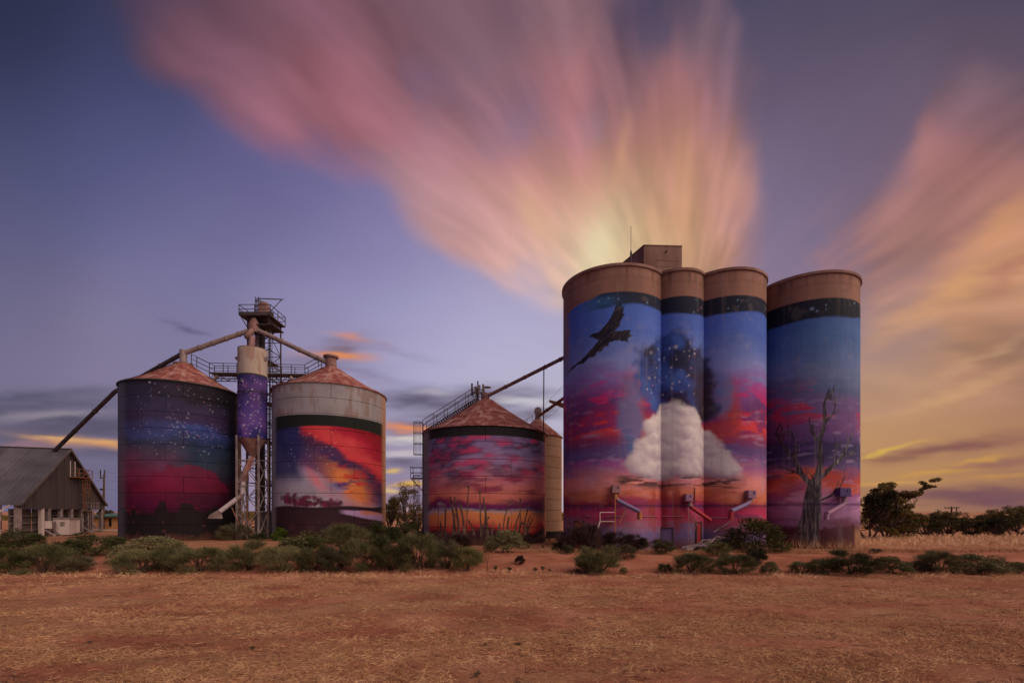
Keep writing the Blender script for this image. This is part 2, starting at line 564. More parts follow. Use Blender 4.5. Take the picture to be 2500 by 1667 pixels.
M['gap'] = mat('dark_joint', [(0, L3(30, 24, 26)), (1, L3(46, 38, 40))], 1.0)
M['concrete'] = mat('bare_concrete', [(0, L3(98, 72, 66)), (.45, L3(126, 96, 86)), (.7, L3(142, 112, 102)), (1, L3(156, 130, 120))], .5, (1, 1, .35), .9, .2, 5, 7)
M['tan'] = mat('tan_painted_steel', [(0, L3(150, 116, 94)), (.5, L3(170, 136, 110)), (1, L3(182, 148, 122))], .5, (1, 1, .3), .7, .05, rand=.2)
M['shed_roof'] = mat('grey_sheet_roof', [(0, L3(72, 69, 75)), (.5, L3(87, 84, 92)), (1, L3(98, 95, 103))], .4, (1, 1, 1), .55, .05, rand=.25)
M['shed_wall'] = mat('brown_grey_sheet_cladding', [(0, L3(56, 48, 48)), (.5, L3(67, 59, 59)), (1, L3(76, 67, 66))], .5, (1, 1, .3), .65, .05, rand=.25)
M['white_paint'] = mat('worn_white_paint', [(0, L3(150, 132, 128)), (.4, L3(186, 172, 168)), (1, L3(206, 194, 190))], .8, (1, 1, .4), .6, .05, rand=.1)
M['panel'] = mat('grey_wall_panel', [(0, L3(70, 62, 62)), (.5, L3(92, 84, 84)), (1, L3(110, 102, 102))], .6, (1, 1, .5), .8, .08, rand=.35)
M['pole'] = mat('weathered_pole_timber', [(0, L3(62, 48, 44)), (.5, L3(88, 70, 62)), (1, L3(112, 92, 84))], 2, (1, 1, .15), .9, .2, 12)
M['brickish'] = mat('ochre_render', [(0, L3(150, 104, 66)), (.5, L3(178, 128, 84)), (1, L3(194, 146, 104))], .8, rough=.9)
M['green_roof'] = mat('green_sheet_roof', [(0, L3(58, 92, 82)), (1, L3(84, 120, 108))], .8, rough=.5)
M['black'] = mat('black_opening', [(0, L3(18, 16, 18)), (1, L3(30, 26, 28))], 1)
M['slab'] = mat('pale_slab', [(0, L3(164, 142, 126)), (1, L3(190, 170, 152))], 1, rough=.9)
M['log'] = mat('grey_dead_timber', [(0, L3(64, 50, 54)), (.45, L3(108, 92, 96)), (1, L3(162, 146, 150))], 2.2, (1, 1, 1), .95, .5, 9)


def leaf_mat(name, stops, scale=1.2):
    m_ = mat(name, stops, scale, (1, 1, 1), .8, rand=.5, mode='WORLD')
    b = m_.node_tree.nodes['Principled BSDF']
    b.inputs['Specular IOR Level'].default_value = 0.15
    return m_


M['shrub_a'] = leaf_mat('olive_foliage', [(0, L3(62, 64, 42)), (.5, L3(92, 92, 62)), (1, L3(122, 118, 84))])
M['shrub_b'] = leaf_mat('dark_green_foliage', [(0, L3(54, 58, 36)), (.5, L3(80, 84, 50)), (1, L3(112, 110, 70))])
M['shrub_c'] = leaf_mat('grey_green_foliage', [(0, L3(56, 54, 44)), (.5, L3(82, 78, 60)), (1, L3(106, 100, 78))])
M['shrub_d'] = leaf_mat('bright_green_foliage', [(0, L3(66, 84, 30)), (.5, L3(88, 112, 42)), (1, L3(116, 134, 58))])
M['tree_leaf'] = leaf_mat('mallee_foliage', [(0, L3(46, 44, 28)), (.5, L3(80, 74, 44)), (1, L3(126, 108, 62))], .8)
M['twig'] = mat('twig_bark', [(0, L3(54, 42, 38)), (.5, L3(78, 62, 56)), (1, L3(104, 86, 78))], 3, rough=.9)
M['dark_bush'] = leaf_mat('dark_bush_foliage', [(0, L3(34, 36, 22)), (.5, L3(52, 54, 30)), (1, L3(78, 74, 40))])
M['dry_weed'] = leaf_mat('dead_weed', [(0, L3(40, 28, 32)), (.5, L3(60, 44, 46)), (1, L3(88, 66, 60))])
M['straw'] = leaf_mat('dry_straw', [(0, L3(150, 112, 82)), (.5, L3(190, 150, 112)), (1, L3(224, 188, 148))])
M['dead_twig'] = leaf_mat('dark_litter', [(0, L3(50, 34, 30)), (.5, L3(74, 50, 42)), (1, L3(98, 70, 56))])

# wall paint: colours come from the mesh's own paint layer, grain and weathering from nodes
pm = bpy.data.materials.new('mural_paint')
pm.use_nodes = True
nt = pm.node_tree
q = Graph(nt)
b = nt.nodes['Principled BSDF']
ca = nt.nodes.new('ShaderNodeAttribute')
ca.attribute_name = 'paint'
geo = nt.nodes.new('ShaderNodeNewGeometry')
n1 = q.noise(q.v('MULTIPLY', geo.outputs['Position'], (1, 1, .25)), 1.1, 6.0, .62)
n2 = q.noise(geo.outputs['Position'], 9.0, 3.0, .6)
k1 = q.m('MULTIPLY_ADD', n1, .34, .83)
k2 = q.m('MULTIPLY_ADD', n2, .16, .92)
nt.links.new(q.v('SCALE', ca.outputs['Color'], scale=q.m('MULTIPLY', k1, k2)), b.inputs['Base Color'])
b.inputs['Roughness'].default_value = .8
b.inputs['Specular IOR Level'].default_value = .2
bn = nt.nodes.new('ShaderNodeBump')
bn.inputs['Strength'].default_value = .12
bn.inputs['Distance'].default_value = .05
nt.links.new(n2, bn.inputs['Height'])
nt.links.new(bn.outputs[0], b.inputs['Normal'])
M['mural'] = pm

# ------------------------------------------------------------------ ground: red sand plain, a low bank up to the silo pad
FORE = -0.5


def ground_z(x, y):
    x, y = np.asarray(x, float), np.asarray(y, float)
    wob = (fbm(x / 7, y * 0 + 3.3, None, 3, 61) - .5) * 2.4
    t = sstep(26.2, 31.8, y + wob)
    z = FORE + (0 - FORE) * t
    z = z + (fbm(x / 3.1, y / 2.2, None, 3, 62) - .5) * .16 * np.exp(-((y - 30) / 3.5) ** 2)
    z = z + (fbm(x / 4.0, y / 1.6, None, 4, 63) - .5) * .07 * (y < 27)
    z = z + (fbm(x / .55, y / .45, None, 3, 65) - .5) * .075 * (y < 34)
    z = z + .10 * np.exp(-((y - 33) / 1.5) ** 2) * (fbm(x / 5, y * 0, None, 2, 64))
    far = sstep(48, 75, y) * sstep(24, 34, x)
    z = z - far * 1.2 - sstep(110, 600, y) * 1.5
    return z


def on_ground(px, py):
    """point of the ground seen at a photo pixel"""
    lo = None
    prev = None
    for Y in np.arange(8.0, 120.0, 0.1):
        z = EYE + (HY - py) / FPX * Y
        x = (px - CX) / FPX * Y
        gz = float(ground_z(x, Y))
        if z <= gz:
            return Vector((x, Y, gz))
    return at(px, py, 60)


ys = np.concatenate([np.linspace(3, 9, 10), np.linspace(9.2, 24, 150), np.linspace(24.1, 36, 130), np.linspace(36.3, 60, 60), np.geomspace(61, 6000, 60)])
us = np.linspace(-1.6, 1.6, 300)
yy, uu = np.meshgrid(ys, us, indexing='ij')
xx = uu * np.maximum(yy, 14)
zz = ground_z(xx, yy)
V = np.stack([xx, yy, zz], -1).reshape(-1, 3)
ny, nx = yy.shape
idx = np.arange(ny * nx).reshape(ny, nx)
F = np.stack([idx[:-1, :-1], idx[:-1, 1:], idx[1:, 1:], idx[1:, :-1]], -1).reshape(-1, 4)
gm = bpy.data.materials.new('red_sand_with_straw')
gm.use_nodes = True
nt = gm.node_tree
q = Graph(nt)
b = nt.nodes['Principled BSDF']
pos = nt.nodes.new('ShaderNodeNewGeometry').outputs['Position']
sx = q.sep(pos)
soil = q.ramp(q.m('MULTIPLY_ADD', q.noise(pos, .35, 8, .62), 1.8, -.4, clamp=True), [(0, L3(128, 74, 60)), (.45, L3(172, 108, 86)), (.7, L3(194, 132, 108)), (1, L3(212, 156, 132))])
strawc = q.ramp(q.noise(q.v('MULTIPLY', pos, (5, 14, 5)), 2.0, 4, .7), [(.25, L3(130, 96, 68)), (.5, L3(182, 146, 108)), (.75, L3(214, 180, 138))])
patch = q.noise(q.v('MULTIPLY', pos, (.22, .75, 1)), 1.0, 8, .70)
fore = q.m('LESS_THAN', sx[1], 24.6)
pf = q.m('MULTIPLY_ADD', patch, 7.0, -3.1, clamp=True)
fine = q.m('MULTIPLY_ADD', q.noise(q.v('MULTIPLY', pos, (4, 9, 4)), 1.6, 5, .75), 3.2, -1.1, clamp=True)
farstraw = q.m('MULTIPLY', q.m('GREATER_THAN', sx[1], 36.0), .75)
bank = q.m('MULTIPLY', q.m('MULTIPLY', q.m('GREATER_THAN', sx[1], 24.6), q.m('LESS_THAN', sx[1], 36.0)), .12)
sf = q.m('MULTIPLY', q.m('ADD', q.m('MULTIPLY', fore, q.m('MULTIPLY_ADD', pf, .95, .08)), q.m('ADD', farstraw, bank)), fine)
col = q.mix(sf, soil, strawc)
dk = q.noise(q.v('MULTIPLY', pos, (.7, 3.6, 1)), 1.5, 8, .75)
dkm = q.m('MULTIPLY', q.m('MULTIPLY_ADD', dk, 8.0, -4.55, clamp=True), .8)
col = q.mix(dkm, col, (*L3(84, 52, 42), 1))
nt.links.new(col, b.inputs['Base Color'])
b.inputs['Roughness'].default_value = .95
b.inputs['Specular IOR Level'].default_value = .1
bn = nt.nodes.new('ShaderNodeBump')
bn.inputs['Strength'].default_value = 1.0
bn.inputs['Distance'].default_value = .10
hh = q.m('ADD', q.noise(q.v('MULTIPLY', pos, (1, 1.6, 1)), 3.2, 7, .7), q.m('MULTIPLY', fine, .4))
nt.links.new(hh, bn.inputs['Height'])
nt.links.new(bn.outputs[0], b.inputs['Normal'])
struct(np_mesh('ground', V, F, gm, None, True))

# ------------------------------------------------------------------ painted walls
KM = np.array([1.32, 1.55, 1.42])        # picture colour -> paint colour


def mute(col):
    g_ = col.mean(-1, keepdims=True)
    return np.clip((g_ + (col - g_) * .98) * KM, 0, .85)


def zramp(z, stops):
    zs = np.array([s[0] for s in stops], float)
    cs = np.array([lin3(s[1]) for s in stops])
    o = np.argsort(zs)
    return np.stack([np.interp(z, zs[o], cs[o, k]) for k in range(3)], -1)


def lay(col, m, c):
    m = np.clip(m, 0, 1)[..., None]
    c = lin3(c) if np.ndim(c) == 1 else c
    return col * (1 - m) + c * m


def stars(col, a, z, n, box, seed, size=(.05, .10), tint=(214, 200, 214), amp=1.0):
    r_ = np.random.RandomState(seed)
    for k in range(n):
        ca, cz = r_.uniform(box[0], box[1]), r_.uniform(box[2], box[3])
        s = r_.uniform(*size) * (1.9 if r_.rand() < .06 else 1)
        m = (np.abs(a - ca) < 4 * s) & (np.abs(z - cz) < 4 * s)
        if not m.any():
            continue
        d2 = (a[m] - ca) ** 2 + (z[m] - cz) ** 2
        f = np.exp(-d2 / (2 * s * s)) * r_.uniform(.12, .62) * amp
        t = tint if r_.rand() < .85 else (200, 110, 130)
        col[m] = col[m] * (1 - f[:, None]) + lin3(t) * f[:, None]
    return col


def capsule(a, z, p, q, r0, r1):
    dx, dz = q[0] - p[0], q[1] - p[1]
    L2 = dx * dx + dz * dz + 1e-9
    t = np.clip(((a - p[0]) * dx + (z - p[1]) * dz) / L2, 0, 1)
    d = np.hypot(a - p[0] - t * dx, z - p[1] - t * dz)
    return d - (r0 + (r1 - r0) * t)


def inpoly(a, z, pts):
    c = np.zeros(a.shape, bool)
    n = len(pts)
    for i in range(n):
        x1, y1 = pts[i]
        x2, y2 = pts[(i + 1) % n]
        if y1 == y2:
            continue
        k = ((y1 > z) != (y2 > z)) & (a < (x2 - x1) * (z - y1) / (y2 - y1) + x1)
        c ^= k
    return c


def branches(x, z, ang, ln, r, depth, r_, out):
    x2, z2 = x + math.sin(ang) * ln, z + math.cos(ang) * ln
    mx, mz = (x + x2) / 2 + r_.uniform(-.06, .06) * ln, (z + z2) / 2
    out.append(((x, z), (mx, mz), r, r * .84))
    out.append(((mx, mz), (x2, z2), r * .84, r * .68))
    if depth == 0:
        return
    for k in range(2 if r_.rand() < .75 else 3):
        branches(x2, z2, ang + (-1) ** k * r_.uniform(.22, .75), ln * r_.uniform(.6, .86), r * r_.uniform(.48, .64), depth - 1, r_, out)


def paint_concrete(P, who):
    """evening sky painted over the concrete cells: blue above, purple and crimson cloud, glow low down"""
    x, y, z = P[..., 0], P[..., 1], P[..., 2]
    n1 = fbm(x / 2.4, z / .75, y / 2.4, 5, 101)
    n2 = fbm(x / 3.4 + 9, z / 1.2, y / 3.4, 5, 102)
    n3 = fbm(x / 1.3, z / .32, y / 1.3, 4, 103)
    n4 = fbm(x / .5, z / 1.5, y / .5, 3, 104)
    zw = z + (n2 - .5) * 2.6 + (n3 - .5) * .5
    if who == 4:
        col = zramp(zw, [(20, (42, 70, 128)), (17, (62, 86, 138)), (14.5, (84, 96, 138)), (12.8, (72, 78, 118)), (11.6, (92, 72, 118)), (10, (98, 62, 112)), (8.8, (82, 56, 108)), (7.6, (50, 44, 84)),
                         (6.6, (84, 62, 108)), (5.8, (150, 56, 52)), (5, (160, 70, 66)), (4.2, (128, 66, 108)), (3.4, (128, 84, 132)), (2.4, (120, 80, 118)), (1.6, (66, 26, 40)), (0, (48, 24, 34))])
        cl = [(11.2, 1.6, (150, 34, 66), .57), (9.9, .7, (110, 46, 92), .55), (8.2, .9, (44, 38, 76), .5), (5.6, .9, (186, 84, 58), .52), (3.9, .8, (160, 112, 146), .55)]
    else:
        col = zramp(zw, [(20, (56, 80, 160)), (17.5, (64, 86, 164)), (16, (82, 98, 166)), (14.4, (108, 112, 170)), (13.4, (110, 92, 154)), (12.3, (112, 62, 126)), (11.0, (92, 44, 98)), (9.8, (128, 34, 84)), (8.8, (108, 38, 94)),
                         (7.8, (84, 68, 122)), (6.9, (106, 74, 124)), (6.0, (146, 88, 122)), (5.0, (172, 100, 104)), (4.3, (168, 88, 66)), (3.7, (132, 36, 62)), (3.2, (110, 34, 80)), (2.5, (142, 60, 84)), (1.8, (120, 82, 112)), (1.0, (96, 78, 126)), (0, (84, 50, 72))])
        cl = [(12.8, .9, (138, 56, 128), .50), (11.6, 1.0, (168, 26, 92), .52), (10.6, .6, (66, 34, 78), .52), (10.2, .9, (172, 30, 58), .52), (9.2, .8, (196, 58, 52), .55), (8.5, .8, (120, 36, 74), .5), (7.6, .8, (66, 54, 106), .48), (6.6, .8, (134, 66, 132), .52), (5.2, .8, (190, 112, 112), .5), (2.6, .7, (158, 36, 78), .52)]
    for zc, hz, c, thr in cl:
        f = sstep(thr - .05, thr + .07, n1 + (n3 - .5) * .5) * np.exp(-((z - zc) / hz) ** 2)
        col = lay(col, f * .9, c)
    # streaky light edges of the cloud
    col = lay(col, sstep(.60, .74, n3) * np.exp(-((z - 8.5) / 4.2) ** 2) * .45, (142, 122, 164))
    col *= (1 + (n4 - .5) * .20 + (n1 - .5) * .16)[..., None]
    if who != 4:
        # one tall storm cloud across the three cells: dark head, pale billow, dark shelf, rusty rain
        w1 = (fbm(x / 1.1, z / 1.1, None, 4, 111) - .5)
        w2 = (fbm(x / .45, z / .45, None, 3, 112) - .5)

        def blobs(lst, soft, warp=1.0):
            d = np.full(x.shape, 9.0)
            for bx, bz, rx, rz in lst:
                d = np.minimum(d, np.hypot((x - bx) / rx, (z - bz) / rz))
            return sstep(1 + soft, 1 - soft, d + w1 * .75 * warp + w2 * .28 * warp)
        wisp = blobs([(9.4, 11.4, 1.0, 2.2), (10.2, 9.4, .9, 1.4), (17.3, 11.0, .8, 2.4), (16.4, 9.4, 1.5, .8)], .42)
        col = lay(col, wisp * .7, (150, 52, 50))
        bl = blobs([(9.2, 10.2, 1.1, 2.8), (16.6, 12.4, 1.0, 1.7)], .4)
        col = lay(col, bl * .65, (60, 100, 156))
        rain = blobs([(12.3, 3.2, 1.5, 2.4)], .3) * sstep(.35, .65, fbm(x / .35, z / 3, None, 3, 113))
        col = lay(col, rain * .75, (120, 40, 40))
        # night showing through a gap in the cloud, ragged and soft
        dark = blobs([(12.6, 15.2, 2.6, 1.9), (11.3, 13.6, 1.4, 2.1), (13.0, 13.0, 2.2, 1.8), (14.9, 13.8, 1.3, 2.4), (15.2, 11.4, 1.2, 1.3), (12.4, 11.6, 1.5, 1.0)], .26, 1.1)
        hc = zramp(fbm(x / 1.2, z / 1.5, None, 4, 115), [(0, (20, 20, 34)), (.42, (28, 28, 58)), (.6, (38, 58, 124)), (1, (62, 96, 168))])
        hc = lay(hc, sstep(13.8, 15.0, x) * .75, (46, 34, 40))
        col = lay(col, dark * .95, hc)
        # sunlit cumulus heaped along its lower edge
        big = [(12.7, 10.7, 1.1, 1.0), (13.9, 10.1, 1.2, 1.1), (11.6, 9.6, 1.1, 1.0), (13.0, 8.8, 2.2, 1.4), (10.7, 8.0, 1.2, .9), (15.0, 8.4, 1.5, 1.2), (12.6, 7.3, 2.8, 1.2), (9.9, 6.7, 1.3, .7), (16.3, 7.0, 1.3, .9), (14.6, 6.5, 2.2, .8), (11.6, 6.2, 2.0, .6), (17.1, 6.2, .8, .4)]
        pale = blobs(big, .2, .9)
        col = lay(col, pale * .9, zramp(z + w1 * 2.5, [(5.8, (140, 112, 138)), (7.5, (158, 140, 158)), (10.5, (186, 172, 182))]))
        rp = np.random.RandomState(17)
        puffs = []
        for bx, bz, rx, rz in big:
            for k in range(int(6 + rx * 7)):
                an, rr_ = rp.uniform(0, 6.28), rp.uniform(.02, 1.0) ** .5
                puffs.append((bx + math.cos(an) * rr_ * rx * .9, bz + math.sin(an) * rr_ * rz * .9, rp.uniform(.35, .95)))
        puffs.sort(key=lambda q_: -q_[1] + rp.uniform(-.8, .8))
        for bx, bz, rr_ in puffs:
            m = (np.abs(x - bx) < rr_ * 1.5) & (np.abs(z - bz) < rr_ * 1.4)
            if not m.any():
                continue
            ex, ez = (x[m] - bx) / rr_ + w1[m] * .9, (z[m] - bz) / (rr_ * .85) + w2[m] * .7
            d_ = np.hypot(ex, ez)
            lit = np.clip(.52 + (.30 * ex + .52 * ez) * .62 + (bz - 8.3) * .035, 0, 1)
            cc_ = zramp(lit, [(0, (112, 92, 120)), (.3, (142, 122, 144)), (.6, (180, 164, 174)), (.85, (208, 196, 200)), (1, (220, 206, 200))])
            f = (sstep(1.08, .35, d_) * .5 * (.55 + .9 * fbm(x[m] / .3 + bx, z[m] / .12, None, 3, 118)))[:, None]
            col[m] = col[m] * (1 - f) + cc_ * f
        # broken dark scud under it
        scud = sstep(.44, .58, fbm(x / 1.6, z / .22, None, 4, 116)) * np.exp(-((z - 5.35 - .1 * np.sin(x)) / .42) ** 2) * sstep(7.6, 8.8, x) * sstep(18.6, 17.4, x)
        col = lay(col, np.clip(scud * 1.3, 0, 1) * .9, (54, 34, 40))
        sf = stars(col.copy(), x, z, 45, (10.6, 14.6, 12.2, 16.6), 21, (.03, .05))
        col = np.where((dark > .6)[..., None], sf, col)
    if who == 1:
        # a soaring bird, wings half raised
        B = [(4.95, 13.4), (5.35, 13.75), (5.9, 14.05), (6.35, 14.5), (6.75, 15.05), (7.0, 15.35), (6.6, 15.75), (6.35, 15.8), (6.62, 16.0), (7.0, 16.05), (7.3, 16.35), (7.75, 17.0), (8.05, 17.75), (8.2, 18.5), (8.38, 18.2), (8.5, 18.35),
             (8.52, 17.9), (8.7, 17.95), (8.6, 17.4), (8.72, 17.3), (8.45, 16.8), (8.4, 16.4), (8.0, 15.95), (8.3, 15.95), (9.2, 16.05), (9.05, 15.75), (9.3, 15.55), (8.9, 15.35), (9.0, 15.05), (8.2, 15.2), (7.7, 15.1), (7.6, 14.75), (7.35, 14.8), (7.2, 14.4), (6.95, 14.45), (6.7, 14.05), (6.4, 14.1), (6.1, 13.75), (5.7, 13.75), (5.3, 13.5)]
        B = [(6.9 + (bx - 6.9) * 1.12 - .2, 16.0 + (bz - 16.0) * .95 + 1.05) for bx, bz in B]
        m = inpoly(x, z, B).astype(float)
        fe = fbm((x - z) / .12, (x + z) / .6, None, 3, 121)
        col = lay(col, m * .97, zramp(fe, [(0, (14, 11, 16)), (.55, (28, 22, 28)), (.72, (56, 43, 42)), (1, (80, 62, 56))]))
    if who == 4:
        r_ = np.random.RandomState(5)
        br = []

        def limb(pts, r0, r1):
            r0 = r0 * (.72 if r0 < .4 else 1)
            n = len(pts) - 1
            for i in range(n):
                br.append((pts[i], pts[i + 1], r0 + (r1 - r0) * i / n, r0 + (r1 - r0) * (i + 1) / n))
        limb([(23.75, -.3), (23.85, 1.2), (24.15, 2.6), (24.2, 4.0), (24.35, 5.2)], .78, .46)
        limb([(23.3, -.3), (23.8, 1.1)], .5, .25)
        limb([(24.5, -.3), (24.1, 1.0)], .5, .25)
        limb([(24.25, 4.9), (23.5, 6.1), (23.1, 7.4), (22.5, 8.5), (22.2, 9.6)], .30, .05)
        limb([(23.1, 7.4), (23.2, 8.6), (22.95, 9.7)], .12, .03)
        limb([(23.55, 6.0), (22.7, 6.5), (21.9, 7.1)], .14, .03)
        limb([(24.4, 5.1), (24.75, 6.8), (24.65, 8.6), (25.05, 10.2), (25.0, 11.6), (25.35, 12.8)], .36, .05)
        limb([(24.7, 8.4), (24.1, 9.5), (24.0, 10.6)], .15, .03)
        limb([(25.05, 10.1), (25.75, 11.0), (25.95, 12.2)], .13, .03)
        limb([(24.6, 5.6), (25.6, 6.6), (26.5, 7.4), (27.1, 8.7), (27.6, 9.2)], .27, .04)
        limb([(26.5, 7.4), (27.2, 7.5), (27.8, 7.9)], .10, .03)
        limb([(25.75, 6.7), (25.9, 7.9), (26.3, 8.8)], .11, .03)
        limb([(24.3, 3.7), (25.4, 4.2), (26.2, 4.9), (26.7, 5.8)], .17, .03)
        for k in range(70):
            p, q_, r0, r1 = br[r_.randint(6, min(len(br), 36 + k // 2))]
            if r1 < .25:
                t = r_.rand()
                c0 = (p[0] + (q_[0] - p[0]) * t, p[1] + (q_[1] - p[1]) * t)
                an = math.atan2(q_[0] - p[0], q_[1] - p[1]) + r_.choice([-1, 1]) * r_.uniform(.3, .8)
                ln = r_.uniform(.35, 1.1)
                br.append((c0, (c0[0] + math.sin(an) * ln, c0[1] + math.cos(an) * ln), .042, .012))
        d = np.full(x.shape, 9.0)
        for p, q_, r0, r1 in br:
            d = np.minimum(d, capsule(x, z, p, q_, max(r0, .035), max(r1, .03)))
        bark = fbm(x / .10, z / .9, None, 4, 131)
        col = lay(col, sstep(.03, -.03, d), zramp(bark, [(0, (22, 19, 26)), (.45, (46, 40, 50)), (.66, (84, 74, 82)), (1, (132, 120, 126))]))
        scrub = sstep(.1, -.1, z - 1.25 - fbm(x / .5, x * 0, None, 3, 132) * .8) * (np.abs(x - 24) > .5)
        col = lay(col, scrub * .8, (56, 24, 34))
        # foot of the cell left bare on its right side
        col = lay(col, sstep(27.6, 27.9, x) * sstep(2.6, 1.6, z + n2), (122, 84, 66))
    # horizon line
    col = lay(col, np.exp(-((z - 3.45 - (.12 if who == 4 else 0)) / .10) ** 2) * .75, (52, 24, 60))
    # contact shade painted up the foot of the wall in red-brown
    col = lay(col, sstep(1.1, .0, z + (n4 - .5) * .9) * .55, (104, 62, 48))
    # dark starry band at the top, bare concrete over it
    top = 20.05
    if who == 1:
        fade = sstep(7.2, 5.6, x)
        band = sstep(18.9 + (n2 - .5) * .8, 19.15 + (n2 - .5) * .8, z) * (1 - fade)
        col = lay(col, band * .95, (24, 24, 32))
        glow = np.exp(-((x - 6.9) / 1.3) ** 2 - ((z - 19.4) / .5) ** 2)
        col = lay(col, glow * .7, (46, 88, 140))
        edge = top - fade * (.5 + (n2 - .5) * 1.6) - (n3 - .5) * .25 * fade
    else:
        lowb = 18.75 + (n2 - .5) * .5
        if who == 4:
            lowb = 18.3 + (x - 22) * .10 + (n2 - .5) * 1.0
        col = lay(col, sstep(lowb - .1, lowb + .15, z) * .96, (20, 20, 28))
        edge = top + 0 * z
    col = stars(col, x, z, 26, (6.5, 30, 18.8, 19.9), 33 + who, (.03, .05), (150, 180, 220), .8)
    bare = sstep(-.03, .05, z - edge)
    if who == 1:
        bare = np.maximum(bare, sstep(4.9, 4.6, x + (n1 - .5) * .5) * sstep(13.5, 17, z) * .8)
    drip = fbm(x / .28, z / 5, y / .28, 4, 142)
    cb = lin3((120, 82, 74)) * (0.70 + .60 * fbm(x / 1.4, z / 3.0, y / 1.4, 5, 141))[..., None] * (1 - .45 * sstep(.52, .72, drip) * sstep(20.2, 22.2, z))[..., None] * (1 - .12 * sstep(.35, .5, np.abs(((z + 40) / 1.25) % 1 - .5)))[..., None]
    col = lay(col, bare, cb)
    ringv = np.abs(((z + 40.3) / 1.22) % 1 - .5)
    col = col * (1 - .10 * sstep(.475, .5, ringv))[..., None]
    stain = fbm(x / .22, z / 7, y / .22, 4, 143)
    col = lay(col, sstep(.60, .78, stain) * .22, (120, 104, 104))
    col = lay(col, sstep(.62, .74, fbm(x / .7, z / .7, y / .7, 4, 144)) * .10, (150, 132, 124))
    return mute(col)


def cyl_wall(name, c, Rr, z0, z1, painter, parent, mat_, step=.066, half=1.95, a_c=None):
    """round wall, fine mesh on the side towards the viewer"""
    if a_c is None:
        a_c = math.atan2(c[0], c[1])          # direction towards the viewer is (-sin, -cos)
    nf = int(2 * half * Rr / step)
    A = np.concatenate([np.linspace(-half, half, nf), np.linspace(half, 2 * math.pi - half, 26)[1:-1]])
    Z = np.linspace(z0, z1, max(2, int((z1 - z0) / step)))
    aa, zz_ = np.meshgrid(A, Z)
    ang = aa + a_c
    # a = 0 faces the viewer, positive to the right
    X = c[0] + Rr * (-np.sin(ang) if False else np.sin(aa - a_c))
    Yv = c[1] - Rr * np.cos(aa - a_c)
    P = np.stack([X, Yv, zz_], -1)
    col = painter(P)
    nz, na = aa.shape
    I = np.arange(nz * na).reshape(nz, na)
    J = np.roll(I, -1, axis=1)
    F = np.stack([I[:-1], J[:-1], J[1:], I[1:]], -1).reshape(-1, 4)
    return np_mesh(name, P.reshape(-1, 3), F, mat_, parent, True, col.reshape(-1, 3))


CELL = {1: ((8.81, 40.90), 4.33), 2: ((13.71, 39.63), 2.32), 3: ((18.07, 40.59), 3.40), 4: ((25.77, 41.73), 4.10)}
ZT = 22.25


def rim(c, Rr, parent, dz=0.0):
    m = MB()
    m.lathe([(Rr + .002, -.26), (Rr + .13, -.20), (Rr + .13, 0), (Rr - .22, 0), (Rr - .22, -.5)], (c[0], c[1], ZT + dz), 72)
    m.build('rim', M['concrete'], parent, True)
    t = MB()
    t.lathe([(Rr - .22, -.35 - dz), (0.01, -.35 - dz)], (c[0], c[1], ZT), 48)
    t.build('roof', M['concrete'], parent)


block = thing('concrete_silo_block', 'tall block of three joined round concrete silos painted with a sky around a white cloud', 'silo', (13.7, 40, 0))
for k, dz in ((1, 0.0), (2, .012), (3, .006)):
    c, Rr = CELL[k]
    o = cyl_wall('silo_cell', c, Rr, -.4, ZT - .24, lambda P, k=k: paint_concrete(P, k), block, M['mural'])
    o['label'] = {1: 'widest round cell with a painted dark bird', 2: 'narrow round cell in the middle', 3: 'round cell at the right end of the block'}[k]
    rim(c, Rr, block, dz)
# head house on the roof
hm = MB()
a, b_, c_ = at(1572, 600, 46.0), at(1665, 603, 46.15), at(1529, 638, 48.7)
zt = a.z
dback = Vector((c_.x - a.x, c_.y - a.y, 0))
ps = [Vector((a.x, a.y, 0)), Vector((b_.x, b_.y, 0)), Vector((b_.x, b_.y, 0)) + dback * 1.2, Vector((a.x, a.y, 0)) + dback * 1.2]
hm.hexa([(p.x, p.y, ZT - .3) for p in ps] + [(p.x, p.y, zt) for p in ps])
house = hm.build('head_house', M['concrete'], block)
MB().box((ps[0].x + (ps[1].x - ps[0].x) * .58, ps[0].y - .02, zt - .55), (.14, .06, .16)).build('opening', M['black'], house)
MB().hexa([((p.x - ps[0].x) * 1.012 + ps[0].x - .03, p.y - .05 * (p.y < 47), zt + .003 + e) for e in (0, .09) for p in ps]).build('roof_slab', M['concrete'], house)
hr = MB()
for dz_ in (.35, .9):
    hr.beam(at(1602, 650, 43.5) + Vector((0, 0, dz_ - .35)), at(1655, 651, 43.5) + Vector((0, 0, dz_ - .35)), .06)
hr.beam(at(1655, 651, 43.5) + Vector((0, 0, .55)), at(1649, 657, 43.5), .06)
hr.build('roof_handrail', M['rust_tube'], block)
am = MB()
p = at(1540.5, 641, 44.5)
am.tube([(p.x, p.y, ZT - .4), (p.x, p.y, p.z + 1.2)], .05, 6)
am.tube([(p.x, p.y, p.z + 1.2), (p.x, p.y, p.z + 3.45)], .022, 5)
am.box((p.x, p.y, p.z + .85), (.16, .16, .3))
tag(am.build('whip_antenna', M['dark_steel']), 'thin whip antenna on the roof beside the concrete head house', 'antenna')

single = thing('concrete_silo', 'separate round concrete silo painted with a bare grey tree under a blue and purple sky', 'silo', (25.77, 41.73, 0))
c, Rr = CELL[4]
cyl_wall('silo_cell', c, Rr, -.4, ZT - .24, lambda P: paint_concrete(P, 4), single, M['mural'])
rim(c, Rr, single)
g0 = at(1872, 693, 40.6)
lg = MB()
lg.tube([(g0.x, g0.y, ZT - .1), (g0.x, g0.y, ZT + .6), (g0.x - .5, g0.y - .3, ZT + .55)], .04, 6)
lg.build('ladder_hoop', M['mid_steel'], single)


